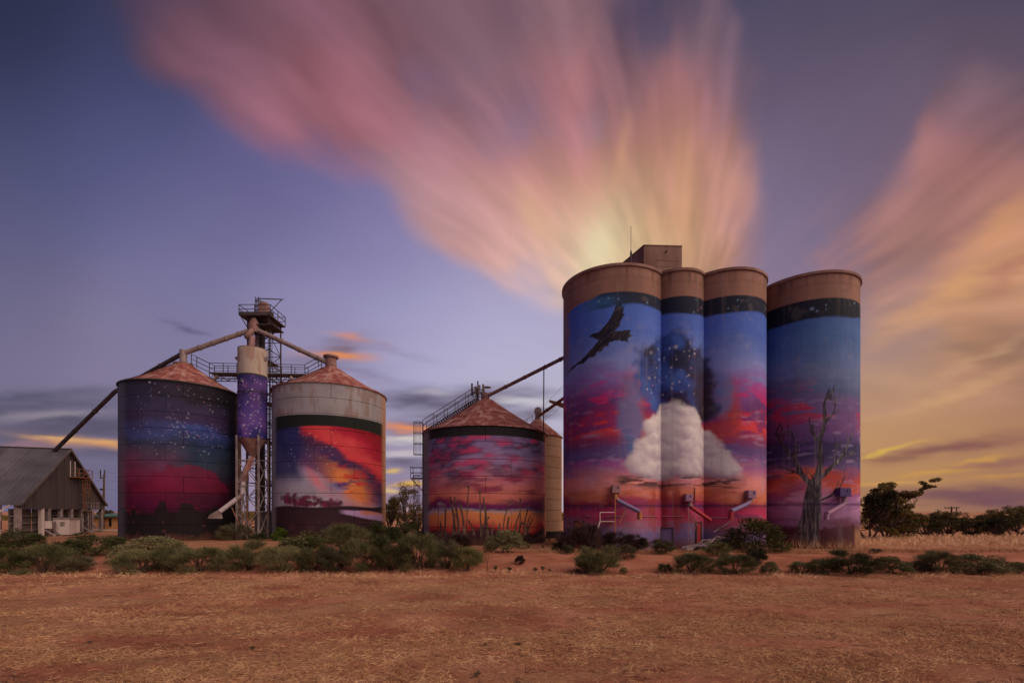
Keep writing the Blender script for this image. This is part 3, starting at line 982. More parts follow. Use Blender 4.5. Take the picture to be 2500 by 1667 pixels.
def on_cell(px, py, k, off=0.0):
    """point of a cell's wall seen at a photo pixel, moved out by off"""
    (cx, cy), Rr = CELL[k]
    Rr += off
    t = (px - CX) / FPX
    A, B, C_ = 1 + t * t, -2 * (cx * t + cy), cx * cx + cy * cy - Rr * Rr
    disc = max(B * B - 4 * A * C_, 0)
    Y = (-B - math.sqrt(disc)) / (2 * A)
    return Vector((t * Y, Y, EYE + (HY - py) / FPX * Y))


# painted metalwork on the walls takes the mural's colours
def paint_mat(name, c):
    return mat(name, [(0, tuple(np.clip(lin3(c) * KM * .55, 0, 1))), (1, tuple(np.clip(lin3(c) * KM * .85, 0, 1)))], 1.2, rough=.6)


PM = {'pink': paint_mat('pink_painted_steel', (146, 100, 112)), 'orange': paint_mat('orange_painted_steel', (168, 96, 66)), 'lilac': paint_mat('lilac_painted_steel', (126, 104, 150)),
      'red': paint_mat('red_painted_steel', (164, 44, 58)), 'violet': paint_mat('violet_painted_steel', (74, 56, 116)), 'mauve': paint_mat('mauve_painted_steel', (150, 106, 140))}


def spout(k, parent, box, path, mats, r=.17):
    """discharge spout: a box on the wall with a bent pipe below it"""
    (bx, by, w, h) = box
    p = on_cell(bx, by, k, .32)
    s = MB().box(p, (w, .55, h)).build('spout_box', PM[mats[0]], parent)
    MB().box(p + Vector((0, -.02, -h / 2 - .04)), (w + .12, .62, .06)).build('flange', PM[mats[0]], s)
    MB().box(p + Vector((w * .2, -.29, .06)), (.05, .05, h * .35)).build('latch', M['dark_steel'], s)
    pts = [on_cell(x, y, k, o) for x, y, o in path]
    n = len(pts)
    MB().tube(pts[:3], r, 10).build('spout_pipe', PM[mats[1]], s, True)
    if n > 3:
        MB().tube(pts[2:4], r * .98, 10).build('spout_pipe', PM[mats[2]], s, True)
    if n > 4:
        MB().tube(pts[3:], r * 1.08, 10).build('spout_end', PM[mats[3]], s, True)
    mc = MB()
    q0 = pts[1]
    mc.lathe([(r + .03, -.05), (r + .05, -.05), (r + .05, .05), (r + .03, .05)], (q0.x, q0.y, q0.z), 10)
    mc.build('pipe_collar', M['mid_steel'], s, True)
    return s


spout(1, block, (1503.5, 1192, .62, .52), [(1502, 1200, .35), (1502, 1214, .38), (1508, 1221, .5), (1562, 1249, 1.1), (1561.5, 1256, 1.1), (1561.5, 1268, 1.1)], ['pink', 'orange', 'lilac', 'orange'])
spout(2, block, (1680, 1213, .5, .5), [(1683, 1222, .3), (1684, 1232, .33), (1688, 1238, .5), (1735, 1270, 1.1)], ['mauve', 'pink', 'red', 'red'], .16)
spout(3, block, (1833, 1205, .6, .55), [(1832, 1213, .3), (1832, 1222, .35), (1824, 1230, .55), (1786, 1247, 1.2), (1784, 1254, 1.2), (1784, 1267, 1.2)], ['mauve', 'mauve', 'lilac', 'red'])
spout(4, single, (2059, 1200, .85, .6), [(2062, 1210, .3), (2062, 1222, .34), (2060, 1231, .5), (2020, 1253, 1.1), (2018, 1258, 1.1), (2018, 1268, 1.1)], ['violet', 'mauve', 'mauve', 'mauve'])
# long water pipe and conduits along the wall
for (k, pts_) in ((1, [(1386, 1272), (1420, 1272)]), (1, [(1430, 1259), (1500, 1260), (1570, 1260), (1609, 1260)]), (2, [(1617, 1260), (1660, 1260), (1712, 1261)]), (3, [(1722, 1262), (1780, 1264), (1862, 1262)])):
    MB().tube([on_cell(x, y, k, .10) for x, y in pts_], .035, 6).build('wall_pipe', PM['pink'], block, True)
MB().tube([on_cell(x, y, 4, .10) for x, y in [(1885, 1264), (1930, 1264), (1952, 1265)]], .035, 6).build('wall_pipe', PM['pink'], single, True)
MB().tube([on_cell(1696, 1190, 2, .05), on_cell(1696, 1228, 2, .05)], .03, 6).build('conduit', M['dark_steel'], block)
# doors low down: leaf and frame proud of the wall
for k, x0, x1, y0, y1, pr, mm in ((2, 1614, 1643, 1290, 1336, block, 'lilac'), (2, 1700, 1712, 1276, 1336, block, 'red'), (1, 1402, 1424, 1273, 1336, block, 'orange')):
    p0, p1 = on_cell(x0, y0, k, .05), on_cell(x1, y0, k, .05)
    dr = MB().hexa([(p0.x, p0.y, 0), (p1.x, p1.y, 0), (p1.x, p1.y + .2, 0), (p0.x, p0.y + .2, 0), (p0.x, p0.y, p0.z), (p1.x, p1.y, p0.z), (p1.x, p1.y + .2, p0.z), (p0.x, p0.y + .2, p0.z)]).build('door', PM[mm], pr)
    fr_ = MB()
    fr_.beam((p0.x, p0.y - .03, 0), (p0.x, p0.y - .03, p0.z + .04), .07)
    fr_.beam((p1.x, p1.y - .03, 0), (p1.x, p1.y - .03, p0.z + .04), .07)
    fr_.beam((p0.x - .05, p0.y - .03, p0.z + .06), (p1.x + .05, p1.y - .03, p0.z + .06), .07)
    fr_.build('door_frame', M['dark_steel'], dr)
# small platform frame standing in front of the widest cell
pf = thing('access_platform', 'white and orange tubular platform frame standing below the leftmost spout on the concrete silos', 'platform', (on_cell(1485, 1330, 1, .8).x, on_cell(1485, 1330, 1, .8).y, 0))
Yp = on_cell(1485, 1270, 1, .9).y
A_, B_ = at(1465, 1272, Yp), at(1502, 1272, Yp)
C2_, D2_ = at(1465, 1250, Yp), at(1502, 1250, Yp)
for p, q_ in ((A_, B_), (C2_, D2_), (A_, C2_), (B_, D2_)):
    MB().beam(p, q_, .055).build('rail', M['white_paint'], pf)
MB().beam((B_.x, Yp, 0), B_ + Vector((0, 0, 2.0)), .07).build('post', PM['orange'], pf)
MB().beam(A_, at(1446, 1332, Yp - 1.0), .06).build('ladder_rail', M['white_paint'], pf)
MB().box(((A_.x + B_.x) / 2, Yp + .35, A_.z - .03), (B_.x - A_.x, .7, .05)).build('deck', PM['orange'], pf)
MB().beam(at(1512, 1276, Yp), at(1530, 1236, Yp + .2), .05).build('brace', PM['orange'], pf)
sf_ = thing('support_frame', 'thin pale steel trestle under the short red spout in the middle of the silos', 'frame', (on_cell(1688, 1330, 2, .7).x, on_cell(1688, 1330, 2, .7).y, 0))
Ys = on_cell(1688, 1280, 2, .7).y
for a_, b2 in (((1681, 1238), (1681, 1294)), ((1693, 1262), (1693, 1294)), ((1681, 1294), (1693, 1294)), ((1697, 1250), (1697, 1282)), ((1708, 1257), (1694, 1300)), ((1684, 1256), (1700, 1284)), ((1681, 1294), (1681, 1340)), ((1694, 1300), (1694, 1340))):
    p, q_ = at(*a_, Ys), at(*b2, Ys)
    MB().beam(p, q_, .045).build('strut', PM['pink'], sf_)

# ------------------------------------------------------------------ steel bins
BIN = {1: ((-36.60, 52.45), 5.60, 16.2, 19.35), 2: ((-20.70, 53.85), 6.05, 16.2, 19.35), 3: ((-2.71, 47.75), 6.14, 10.68, 14.2)}


def uz(P, c):
    a_c = math.atan2(c[0], c[1])
    ang = np.arctan2(P[..., 0] - c[0], -(P[..., 1] - c[1])) + a_c
    ang = (ang + np.pi) % (2 * np.pi) - np.pi
    return np.sin(ang), ang, P[..., 2]


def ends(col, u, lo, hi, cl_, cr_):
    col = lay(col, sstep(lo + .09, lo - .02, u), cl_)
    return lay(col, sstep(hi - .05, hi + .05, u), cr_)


def paint_bin(P, who):
    c, Rr = BIN[who][0], BIN[who][1]
    u, ang, z = uz(P, c)
    s = ang * Rr
    n1 = fbm(s / 2.2, z / 1.3, None, 5, 201 + who)
    n2 = fbm(s / 1.0, z / .7, None, 4, 211 + who)
    n3 = fbm(s / .5, z / 3.0, None, 4, 221 + who)
    # bare plate weathering
    bare = lin3((128, 116, 126)) * (.72 + .5 * n1)[..., None]
    bare = lay(bare, sstep(.50, .66, n1 * .55 + n3 * .45) * .6, (104, 74, 66))
    warm = lin3((150, 106, 84)) * (.8 + .4 * n3)[..., None]
    back = np.abs(ang) > 1.75
    if who == 1:
        zw = z + (n1 - .5) * 1.8
        left = sstep(.25, -.35, u)
        ca = zramp(zw, [(16.2, (34, 27, 40)), (14.8, (34, 28, 42)), (13.8, (52, 42, 76)), (12.6, (56, 38, 74)), (11.8, (52, 40, 84)), (11.2, (52, 62, 128)), (10.6, (44, 54, 108)), (10, (36, 46, 84)), (9, (36, 48, 76)), (7.8, (42, 50, 72)), (6.6, (52, 34, 58)), (5.6, (70, 14, 42)), (3.6, (58, 4, 38)), (2.9, (24, 12, 20)), (0, (18, 12, 18))])
        cb = zramp(zw, [(16.2, (36, 30, 44)), (13.8, (54, 46, 80)), (12.6, (56, 44, 78)), (11.0, (60, 66, 122)), (10, (54, 54, 84)), (9, (72, 56, 84)), (7.8, (100, 50, 84)), (6.8, (114, 34, 72)), (5.6, (92, 14, 50)), (4.4, (84, 10, 48)), (3.4, (78, 4, 52)), (2.7, (26, 14, 20)), (0, (18, 12, 18))])
        col = cb * left[..., None] + ca * (1 - left)[..., None]
        pk = sstep(.1, -.1, z - 8.3 + u * u * 4.0 + np.abs(u) * 1.2 + (n1 - .5) * 2.4) * sstep(4.6, 5.4, z)
        col = lay(col, pk * .65, (112, 14, 54))
        col *= (.72 + (n2 - .5) * .45)[..., None]
        # dark scrub in front of the red dusk, edges lit red
        hgt = 2.3 + 2.6 * np.maximum(fbm(s / .9, s * 0, None, 4, 231) - .3, 0) * 1.5
        edge = z - hgt - (n2 - .5) * .6
        col = lay(col, sstep(.16, -.05, np.abs(edge - .05)) * sstep(.50, .62, fbm(s / 1.1, z / 1.1, None, 3, 232)) * .55, (150, 30, 34))
        col = lay(col, sstep(.08, -.08, edge) * .92, (22, 14, 20))
        col = lay(col, sstep(.66, .72, fbm(s / .8, z / .5, None, 3, 233)) * sstep(2.4, 1.8, z) * .5, (70, 40, 44))
        st_ = stars(col.copy(), s, z, 130, (-4.6, 4.9, 8.4, 16.0), 41, (.016, .036))
        st_ = stars(st_, s, z, 70, (-1.5, 3.6, 10.4, 12.6), 42, (.016, .034), (180, 170, 220))
        col = st_
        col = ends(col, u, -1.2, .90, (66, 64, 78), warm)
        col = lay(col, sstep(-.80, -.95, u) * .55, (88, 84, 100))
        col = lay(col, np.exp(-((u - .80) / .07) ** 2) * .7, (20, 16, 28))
    elif who == 2:
        t = s * .55 + (z - 8.5)                 # falls from upper left to lower right
        w = s - (z - 8.5) * .55
        dz_ = t + (n1 - .5) * 2.4
        col = zramp(dz_, [(-7, (132, 120, 142)), (-3.6, (134, 122, 150)), (-2.4, (122, 104, 142)), (-1.6, (64, 48, 96)), (-.2, (52, 36, 76)), (.7, (70, 32, 66)), (1.4, (178, 44, 58)), (2.2, (178, 52, 60)), (3.2, (150, 20, 48)), (4.4, (122, 12, 30)), (7, (96, 8, 22))])
        col = lay(col, sstep(-2.4, -3.6, s + (n1 - .5)) * sstep(5.4, 7.2, z) * .9, (34, 36, 86))
        og = sstep(.34, .52, fbm((s + z * 1.0) / 3.2, (z - s * .1) / .9, None, 5, 243)) * np.exp(-((s - 2.1 + (z - 5.5) * .75) / 1.7) ** 2 - ((z - 5.6) / 2.1) ** 2) * 1.5
        col = lay(col, np.clip(og, 0, 1) * .9, (192, 104, 54))
        col = lay(col, sstep(.50, .60, fbm((s + z * .3) / 1.2, z / .45, None, 4, 241)) * np.exp(-((s - 2.2) / 2.4) ** 2 - ((z - 6.2) / 2.2) ** 2) * .8, (170, 34, 44))
        col = lay(col, np.exp(-((s + 1.5 + (z - 6.2) * .6) / .55) ** 2 - ((z - 6.0) / 1.3) ** 2) * .75, (196, 92, 100))
        col = lay(col, sstep(6.5, 4.2, z + (n1 - .5)) * sstep(.8, -1.6, s) * .8, (136, 122, 142))
        col *= (1 + (n2 - .5) * .26)[..., None]
        col = stars(col, s - 0 * z, z, 80, (-4.6, .6, 6.0, 11.5), 51, (.016, .036))
        # dusk landscape along the foot
        hz = 3.5 + .08 * np.sin(s)
        rt = np.random.RandomState(23)
        for k in range(26):
            tx, th_ = rt.uniform(-5.2, .6), rt.uniform(.35, 1.0)
            th_ *= 1.9 if tx < -3.6 else 1.0
            for q_ in range(7):
                ex, ez = tx + rt.normal() * .28, hz.mean() + th_ * rt.uniform(.35, 1.0)
                d_ = np.hypot(s - ex, (z - ez) * 1.1)
                col = lay(col, sstep(.34, .16, d_ + (n2 - .5) * .35) * .6, (66, 26, 46) if rt.rand() < .7 else (110, 34, 66))
            col = lay(col, sstep(.05, .02, np.abs(s - tx)) * (z < 3.5 + th_ * .6) * (z > 3.4) * .8, (50, 24, 38))
        col = lay(col, sstep(.06, -.06, z - hz), (44, 24, 34))
        lake = sstep(.1, -.1, np.abs(z - 2.85 + .12 * (s - 2)) - (.18 + .24 * sstep(.5, 4.5, s))) * sstep(.6, 1.6, s)
        col = lay(col, lake, (150, 116, 162))
        col = lay(col, lake * sstep(2.6, 3.6, s) * sstep(2.4, 2.9, z), (176, 96, 78))
        col = lay(col, sstep(2.4, 1.6, z) * sstep(.45, .6, n2) * .6, (64, 34, 44))
        bb = 12.86
        low = 11.72 - .35 * u * u
        col = lay(col, sstep(low - .05, low + .05, z), (24, 26, 26))
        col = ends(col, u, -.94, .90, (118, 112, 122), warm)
        col = np.where((z > bb)[..., None], lay(bare, sstep(.80, .95, u) * .8, warm), col)
    else:
        zw = z + (n1 - .5) * 1.6
        col = zramp(zw, [(10.7, (112, 76, 116)), (9.2, (104, 76, 122)), (8.4, (122, 84, 126)), (7.4, (142, 88, 126)), (6.4, (158, 94, 118)), (5.4, (172, 96, 110)), (4.7, (182, 98, 92)), (4.1, (172, 88, 80)), (3.7, (122, 34, 70)), (3.3, (82, 30, 78)), (3.05, (150, 130, 150)), (2.7, (186, 110, 66)), (1.9, (178, 92, 64)), (1.4, (150, 40, 46)), (1.0, (60, 26, 36)), (0, (32, 18, 26))])
        # swept cloud, dark to the left, pink to the upper right
        q_ = fbm((s + z * .8) / 2.6, (z - s * .12) / .7, None, 5, 251)
        q2 = fbm((s + z * .8) / 1.8 + 7, (z - s * .12) / .5, None, 5, 252)
        dk_ = sstep(.40, .66, q_ + .22 * sstep(0, -5, s) - .08) * sstep(4.6, 6.4, z + (s + 4) * .3)
        col = lay(col, dk_ * .85, (46, 38, 66))
        col = lay(col, sstep(.48, .72, q2) * sstep(5.2, 7.0, z) * .75, (176, 50, 98))
        col = lay(col, sstep(.46, .68, 1 - q2) * sstep(5.6, 7.5, z) * .6, (128, 110, 160))
        col = lay(col, sstep(.55, .70, q_) * np.exp(-((z - 5.2) / 1.1) ** 2) * .6, (146, 40, 70))
        col = lay(col, np.exp(-((z - 3.45 - .35 * sstep(2, 5, s)) / (.22 + .35 * sstep(2, 5, s))) ** 2) * .85, (86, 26, 76))
        col *= (1 + (n2 - .5) * .22)[..., None]
        # a stand of weathered posts
        r_ = np.random.RandomState(9)
        d = np.full(s.shape, 9.0)
        for k in range(24):
            sx = -4.4 + 8.6 * (k + r_.uniform(-.9, .9)) / 23
            hh_ = r_.uniform(.9, 3.4) + (1.8 if k in (8, 11, 16) else 0)
            lean = r_.uniform(-.9, .9)
            mid = (sx + lean * .4 + r_.uniform(-.1, .1), .9 + hh_ * .5)
            tp = (sx + lean, .9 + hh_)
            rr_ = r_.uniform(.05, .12)
            d = np.minimum(d, capsule(s, z, (sx, .3), mid, rr_ * 1.5, rr_))
            d = np.minimum(d, capsule(s, z, mid, tp, rr_, rr_ * .9))
            if r_.rand() < .4:
                d = np.minimum(d, capsule(s, z, tp, (tp[0] + r_.uniform(-.2, .2), tp[1] - .05), rr_ * 1.5, rr_ * 1.4))
        col = lay(col, sstep(.02, -.03, d), zramp(fbm(s / .08, z / .5, None, 3, 253), [(0, (34, 24, 30)), (.5, (76, 54, 50)), (1, (132, 104, 92))]))
        col = lay(col, sstep(.15, -.15, z - .75 - (n2 - .5) * 1.2) * .85, (34, 18, 26))
        low = 9.72
        col = lay(col, sstep(low - .05, low + .03, z), (32, 28, 32))
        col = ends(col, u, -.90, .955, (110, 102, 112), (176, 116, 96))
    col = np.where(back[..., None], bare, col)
    col = lay(col, sstep(.9, .0, z + (n3 - .5) * .9) * .5, (92, 56, 44))  # red-brown contact shade painted onto the bottom of the plates
    return mute(col)


def steel_bin(k, label, rings, plates, facets=40):
    (c, Rr, ze, za) = BIN[k]
    a_c = math.atan2(c[0], c[1])
    T = thing('grain_bin', label, 'silo', (c[0], c[1], 0), 'round steel bins')
    core = MB().lathe([(Rr - .05, -.3), (Rr - .05, ze - .02)], (c[0], c[1], 0), 64)
    core.build('wall_lining', M['gap'], T, True)
    dh = ze / rings
    n_pl = plates
    span = 2 * math.pi / n_pl
    for i in range(rings):
        z0, z1 = i * dh + (.012 if i else -.3), (i + 1) * dh - .012
        off = (span * .37) * (i % 3)
        for j in range(n_pl):
            m0 = j * span + off
            mid = (m0 + span / 2 + math.pi) % (2 * math.pi) - math.pi
            vis = abs(mid) < 1.75 + span / 2
            st_ = .062 if vis else .8
            na, nz = max(3, int(span * Rr / st_)), max(2, int((z1 - z0) / st_))
            gp = .011 / Rr
            A = np.linspace(m0 + gp, m0 + span - gp, na)
            Z = np.linspace(z0, z1, nz)
            aa, zz_ = np.meshgrid(A, Z)
            rad = Rr + .004 * (i % 2)
            P = np.stack([c[0] + rad * np.sin(aa - a_c), c[1] - rad * np.cos(aa - a_c), zz_], -1)
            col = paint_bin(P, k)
            # a turned-in lip so that each plate has depth at its joints
            rim_ = np.concatenate([np.arange(na), np.arange(na - 1, na * nz, na), np.arange(na * nz - 1, na * (nz - 1) - 1, -1), np.arange(na * (nz - 1), -1, -na)])
            V = P.reshape(-1, 3)
            I = np.arange(na * nz).reshape(nz, na)
            F = np.stack([I[:-1, :-1], I[:-1, 1:], I[1:, 1:], I[1:, :-1]], -1).reshape(-1, 4)
            lip = V[rim_].copy()
            lip[:, 0] += (c[0] - lip[:, 0]) * .03 / Rr
            lip[:, 1] += (c[1] - lip[:, 1]) * .03 / Rr
            n0 = len(V)
            r2 = np.arange(len(rim_) - 1)
            F2 = np.stack([rim_[r2], n0 + r2, n0 + r2 + 1, rim_[r2 + 1]], -1)
            cc_ = col.reshape(-1, 3)
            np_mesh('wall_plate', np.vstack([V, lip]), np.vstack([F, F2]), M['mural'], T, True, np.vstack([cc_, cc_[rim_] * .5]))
    # roof: overlapping tapered sheets
    ro, ri = Rr + .12, .75
    first = None
    h = za - ze
    for j in range(facets):
        a0, a1 = 2 * math.pi * j / facets, 2 * math.pi * (j + 1) / facets
        if first is None:
            m = MB()
            w = a1 - a0
            V, nr = [], 6
            for i in range(nr + 1):
                t = i / nr
                r_ = ro + (ri - ro) * t
                zz_ = h * (t ** 1.12)
                for q_ in (0, .5, .96, 1.0):
                    an = w * (q_ - .5)
                    V.append((r_ * math.sin(an), -r_ * math.cos(an) * (1 if q_ in (0, 1.0) else 1), zz_ + (.035 if q_ >= .96 else 0) + (.004 if q_ == .5 else 0)))
            F = []
            for i in range(nr):
                for q_ in range(3):
                    b0 = i * 4 + q_
                    F.append((b0, b0 + 1, b0 + 5, b0 + 4))
            me = bpy.data.meshes.new('roof_sheet')
            me.from_pydata(V, [], F)
            me.materials.append(M['rust_roof'])
            first = me
        o = bpy.data.objects.new('roof_sheet', first)
        COL.objects.link(o)
        o.parent = T
        o.location = (0, 0, ze + .01)
        o.rotation_euler = (0, 0, a0)
    MB().lathe([(Rr + .13, -.10), (Rr + .145, -.10), (Rr + .145, .015), (Rr + .10, .02)], (c[0], c[1], ze), 72).build('eave_ring', M['rust_roof' if k != 1 else 'dark_steel'], T, True)
    return T


b1 = steel_bin(1, 'big steel bin painted with a purple starry night above a red dusk', 10, 6)
b2 = steel_bin(2, 'big steel bin with a bare grey upper wall above a red and orange painted sky', 10, 6)
b3 = steel_bin(3, 'low wide steel bin painted with a pink cloudy sunset over a row of wooden posts', 7, 6)
# turrets on the roofs
(c, Rr, ze, za) = BIN[1]
MB().lathe([(.95, -.12), (.95, .06), (.35, .10)], (c[0], c[1], za), 20).build('roof_collar', M['rust_tube'], b1, True)
MB().lathe([(.36, 0), (.36, 1.55), (.1, 1.6)], (c[0], c[1], za + .05), 14).build('turret', M['galv_tube'], b1, True)
(c, Rr, ze, za) = BIN[2]
MB().lathe([(.8, -.15), (.62, .02), (.6, .9), (.58, 1.15), (.82, 1.17), (.82, 1.38), (.1, 1.42)], (c[0], c[1], za), 20).build('turret', M['rust_tube'], b2, True)
(c, Rr, ze, za) = BIN[3]
MB().lathe([(.8, -.15), (.5, -.02), (.42, .05), (.42, .75), (.1, .85)], (c[0], c[1], za), 16).build('turret', M['rust_tube'], b3, True)

# small tan bin behind
c4, R4, ze4, za4 = (3.03, 55.0), 2.76, 11.55, 13.7
b4 = thing('grain_bin', 'slim tan steel bin half hidden between the post mural bin and the concrete silos', 'silo', (c4[0], c4[1], 0), 'round steel bins')
MB().lathe([(R4 - .05, -.2), (R4 - .05, ze4)], (*c4, 0), 40).build('wall_lining', M['gap'], b4, True)
for i in range(9):
    z0, z1 = .75 + i * 1.2 + .02, .75 + (i + 1) * 1.2 - .02
    MB().lathe([(R4 - .04, z0), (R4 + .004 * (i % 2), z0), (R4 + .004 * (i % 2), z1), (R4 - .04, z1)], (*c4, 0), 40).build('wall_ring', M['tan'], b4, True)
MB().lathe([(R4 + .1, -.2), (R4 + .1, .72), (R4 - .04, .73)], (*c4, 0), 40).build('base_ring', M['black'], b4, True)
MB().lathe([(R4 + .12, ze4 - .06), (R4 + .12, ze4 + .02), (.4, za4), (.38, za4 + .1)], (*c4, 0), 30).build('roof', M['rust_roof'], b4, False)
tt = MB().lathe([(.42, 0), (.36, .08), (.30, .7), (.34, .72)], (*c4, za4), 14).build('turret', M['galv_tube'], b4, True)
MB().tube([(c4[0] - .02, c4[1] - .3, za4 + 1.0), (c4[0] - .02, c4[1] + .3, za4 + 1.0)], .42, 16).build('fan_housing', M['galv_tube'], b4, True)

# ------------------------------------------------------------------ elevator tower, hopper bin, walkway, pipes
def beams(parent, name, mat_, lst, w):
    for p, q_ in lst:
        MB().beam(p, q_, w).build(name, mat_, parent)


TC = Vector((-29.2, 55.6, 0))
TW = 1.28                       # half width
tower = thing('elevator_tower', 'open lattice elevator tower with a railed head platform between the two big steel bins', 'tower', TC)
cor = [Vector((TC.x + a * TW, TC.y + b * TW, 0)) for a, b in ((-1, -1), (1, -1), (1, 1), (-1, 1))]
ZH = 25.4
for p in cor:
    MB().beam((p.x, p.y, -.2), (p.x, p.y, ZH), .13).build('leg', M['dark_steel'], tower)
lv = np.linspace(1.2, ZH - .4, 15)
for i, z in enumerate(lv):
    for j in range(4):
        a, b_ = cor[j], cor[(j + 1) % 4]
        MB().beam((a.x, a.y, z), (b_.x, b_.y, z), .07).build('girt', M['dark_steel'], tower)
        if i < len(lv) - 1:
            z2 = lv[i + 1]
            if (i + j) % 2:
                a, b_ = b_, a
            MB().beam((a.x, a.y, z), (b_.x, b_.y, z2), .06).build('brace', M['dark_steel'], tower)
# landings and ladder inside the tower
for i, z in enumerate((6.0, 11.0, 15.6, 20.4)):
    MB().box((TC.x + .62, TC.y, z), (1.2, 2.3, .08)).build('landing', M['dark_steel'], tower)
for i in range(5):
    z0 = .2 + i * 5.05
    xx_ = TC.x + (.95 if i % 2 else .45)
    m = MB()
    for s_ in (-.22, .22):
        m.beam((xx_ + s_, TC.y + .4, z0), (xx_ + s_, TC.y + .4, min(z0 + 5.4, ZH)), .05)
    for k in range(15):
        m.beam((xx_ - .22, TC.y + .4, z0 + .2 + k * .34), (xx_ + .22, TC.y + .4, z0 + .2 + k * .34), .035)
    for k in range(5):
        zc = z0 + 1.6 + k * .8
        m.tube([(xx_ + .36 * math.cos(t), TC.y + .1 + .36 * math.sin(t) * -1, zc) for t in np.linspace(0, math.pi, 7)], .02, 4)
    m.build('caged_ladder', M['dark_steel'], tower)
# the elevator casing (two square trunks) and its head
for dx in (-.62, -.12):
    MB().box((TC.x + dx, TC.y - .3, 12.9), (.42, .5, 25.6)).build('elevator_trunk', M['mid_steel' if dx < -.3 else 'dark_steel'], tower)
hp = Vector((TC.x - .1, TC.y - .2, ZH))
MB().box((hp.x, hp.y, ZH - .05), (3.6, 3.6, .12)).build('platform_deck', M['dark_steel'], tower)
MB().box((hp.x - 1.8, hp.y, ZH + .18), (.05, 3.6, .32)).build('kick_plate', M['dark_steel'], tower)
MB().box((hp.x, hp.y - 1.8, ZH + .10), (3.6, .05, .40)).build('kick_plate', M['dark_steel'], tower)
MB().box((hp.x + 1.2, hp.y - .6, ZH - 1.15), (1.9, 2.6, .1)).build('lower_deck', M['dark_steel'], tower)
for k in range(3):
    MB().beam((hp.x - 1.6 + k * 1.6, hp.y - 1.7, ZH - .2), (hp.x - 1.0 + k * 1.0, hp.y - 1.0, ZH - 1.6), .08).build('platform_strut', M['dark_steel'], tower)
for a, b_ in (((-1, -1), (1, -1)), ((1, -1), (1, 1)), ((1, 1), (-1, 1)), ((-1, 1), (-1, -1))):
    p, q_ = hp + Vector((a[0] * 1.78, a[1] * 1.78, 0)), hp + Vector((b_[0] * 1.78, b_[1] * 1.78, 0))
    for z in (.6, 1.12):
        MB().beam(p + Vector((0, 0, z)), q_ + Vector((0, 0, z)), .06).build('handrail', M['dark_steel'], tower)
    for t in (0, .5):
        pp = p.lerp(q_, t)
        MB().beam(pp, pp + Vector((0, 0, 1.14)), .06).build('rail_post', M['dark_steel'], tower)
MB().box((hp.x + .15, hp.y, ZH + .95), (.85, .9, 1.9)).build('elevator_head', M['rust_tube'], tower)
MB().lathe([(.47, 0), (.47, .22), (.05, .3)], (hp.x + .15, hp.y, ZH + 1.9), 14).build('head_cap', M['mid_steel'], tower)
MB().box((hp.x + 1.0, hp.y - .2, ZH + .45), (.55, .5, .9)).build('drive_motor', M['dark_steel'], tower)
jx = hp.x - .62
mast = [(jx - .18, hp.y - .18), (jx + .18, hp.y - .18), (jx + .18, hp.y + .18), (jx - .18, hp.y + .18)]
m = MB()
for x, y in mast:
    m.beam((x, y, ZH), (x, y, ZH + 2.75), .06)
for i in range(9):
    for j in range(4):
        a, b_ = mast[j], mast[(j + 1) % 4]
        m.beam((*a, ZH + i * .3), (*b_, ZH + i * .3 + (.3 if i % 2 else 0)), .035)
m.build('crane_mast', M['dark_steel'], tower)
MB().beam((jx, hp.y, ZH + 2.62), (jx + 3.0, hp.y, ZH + 2.5), .09).build('crane_jib', M['dark_steel'], tower)
MB().beam((jx + 2.8, hp.y, ZH + 2.45), (jx + 1.5, hp.y, ZH + 1.1), .06).build('jib_stay', M['dark_steel'], tower)
# lower machinery shelter at the foot
MB().box((TC.x + .9, TC.y - 1.0, 1.45), (2.2, 1.6, 2.9)).build('foot_housing', M['panel'], tower)
MB().box((TC.x + .9, TC.y - 1.0, 2.94), (2.4, 1.8, .08)).build('housing_roof', M['mid_steel'], tower)

# hopper bin on legs
HB = Vector((-27.75, 50.4, 0))
hb = thing('hopper_bin', 'slim round hopper bin on tall legs, grey above and painted starry purple below', 'silo', HB)


def paint_hopper(P):
    a, z = np.arctan2(P[..., 0] - HB.x, -(P[..., 1] - HB.y)), P[..., 2]
    s = a * 1.42
    n1 = fbm(s / .9, z / 1.6, None, 5, 301)
    n2 = fbm(s / .35, z / 2.2, None, 4, 302)
    bare = lin3((146, 126, 122)) * (.75 + .5 * n2)[..., None]
    bare = lay(bare, sstep(.5, .66, n2 * .6 + n1 * .42) * .6, (116, 76, 66))
    col = zramp(z + (n1 - .5) * 2.2, [(17.5, (46, 38, 84)), (15.4, (40, 32, 74)), (13.6, (66, 50, 116)), (12.4, (84, 58, 124)), (11.2, (44, 36, 98)), (10, (30, 28, 76))])
    col = lay(col, sstep(.52, .66, n1) * .4, (96, 56, 124))
    col = stars(col, s, z, 110, (-1.6, 1.6, 10.6, 16.8), 61, (.025, .05))
    f = sstep(17.22, 17.3, z)
    col = lay(col, f, (40, 36, 40))
    col = lay(col, sstep(17.4, 17.46, z), bare)
    col *= (1 - .35 * np.exp(-((z - 15.55) / .04) ** 2))[..., None]
    return np.clip(col * KM, 0, .85)


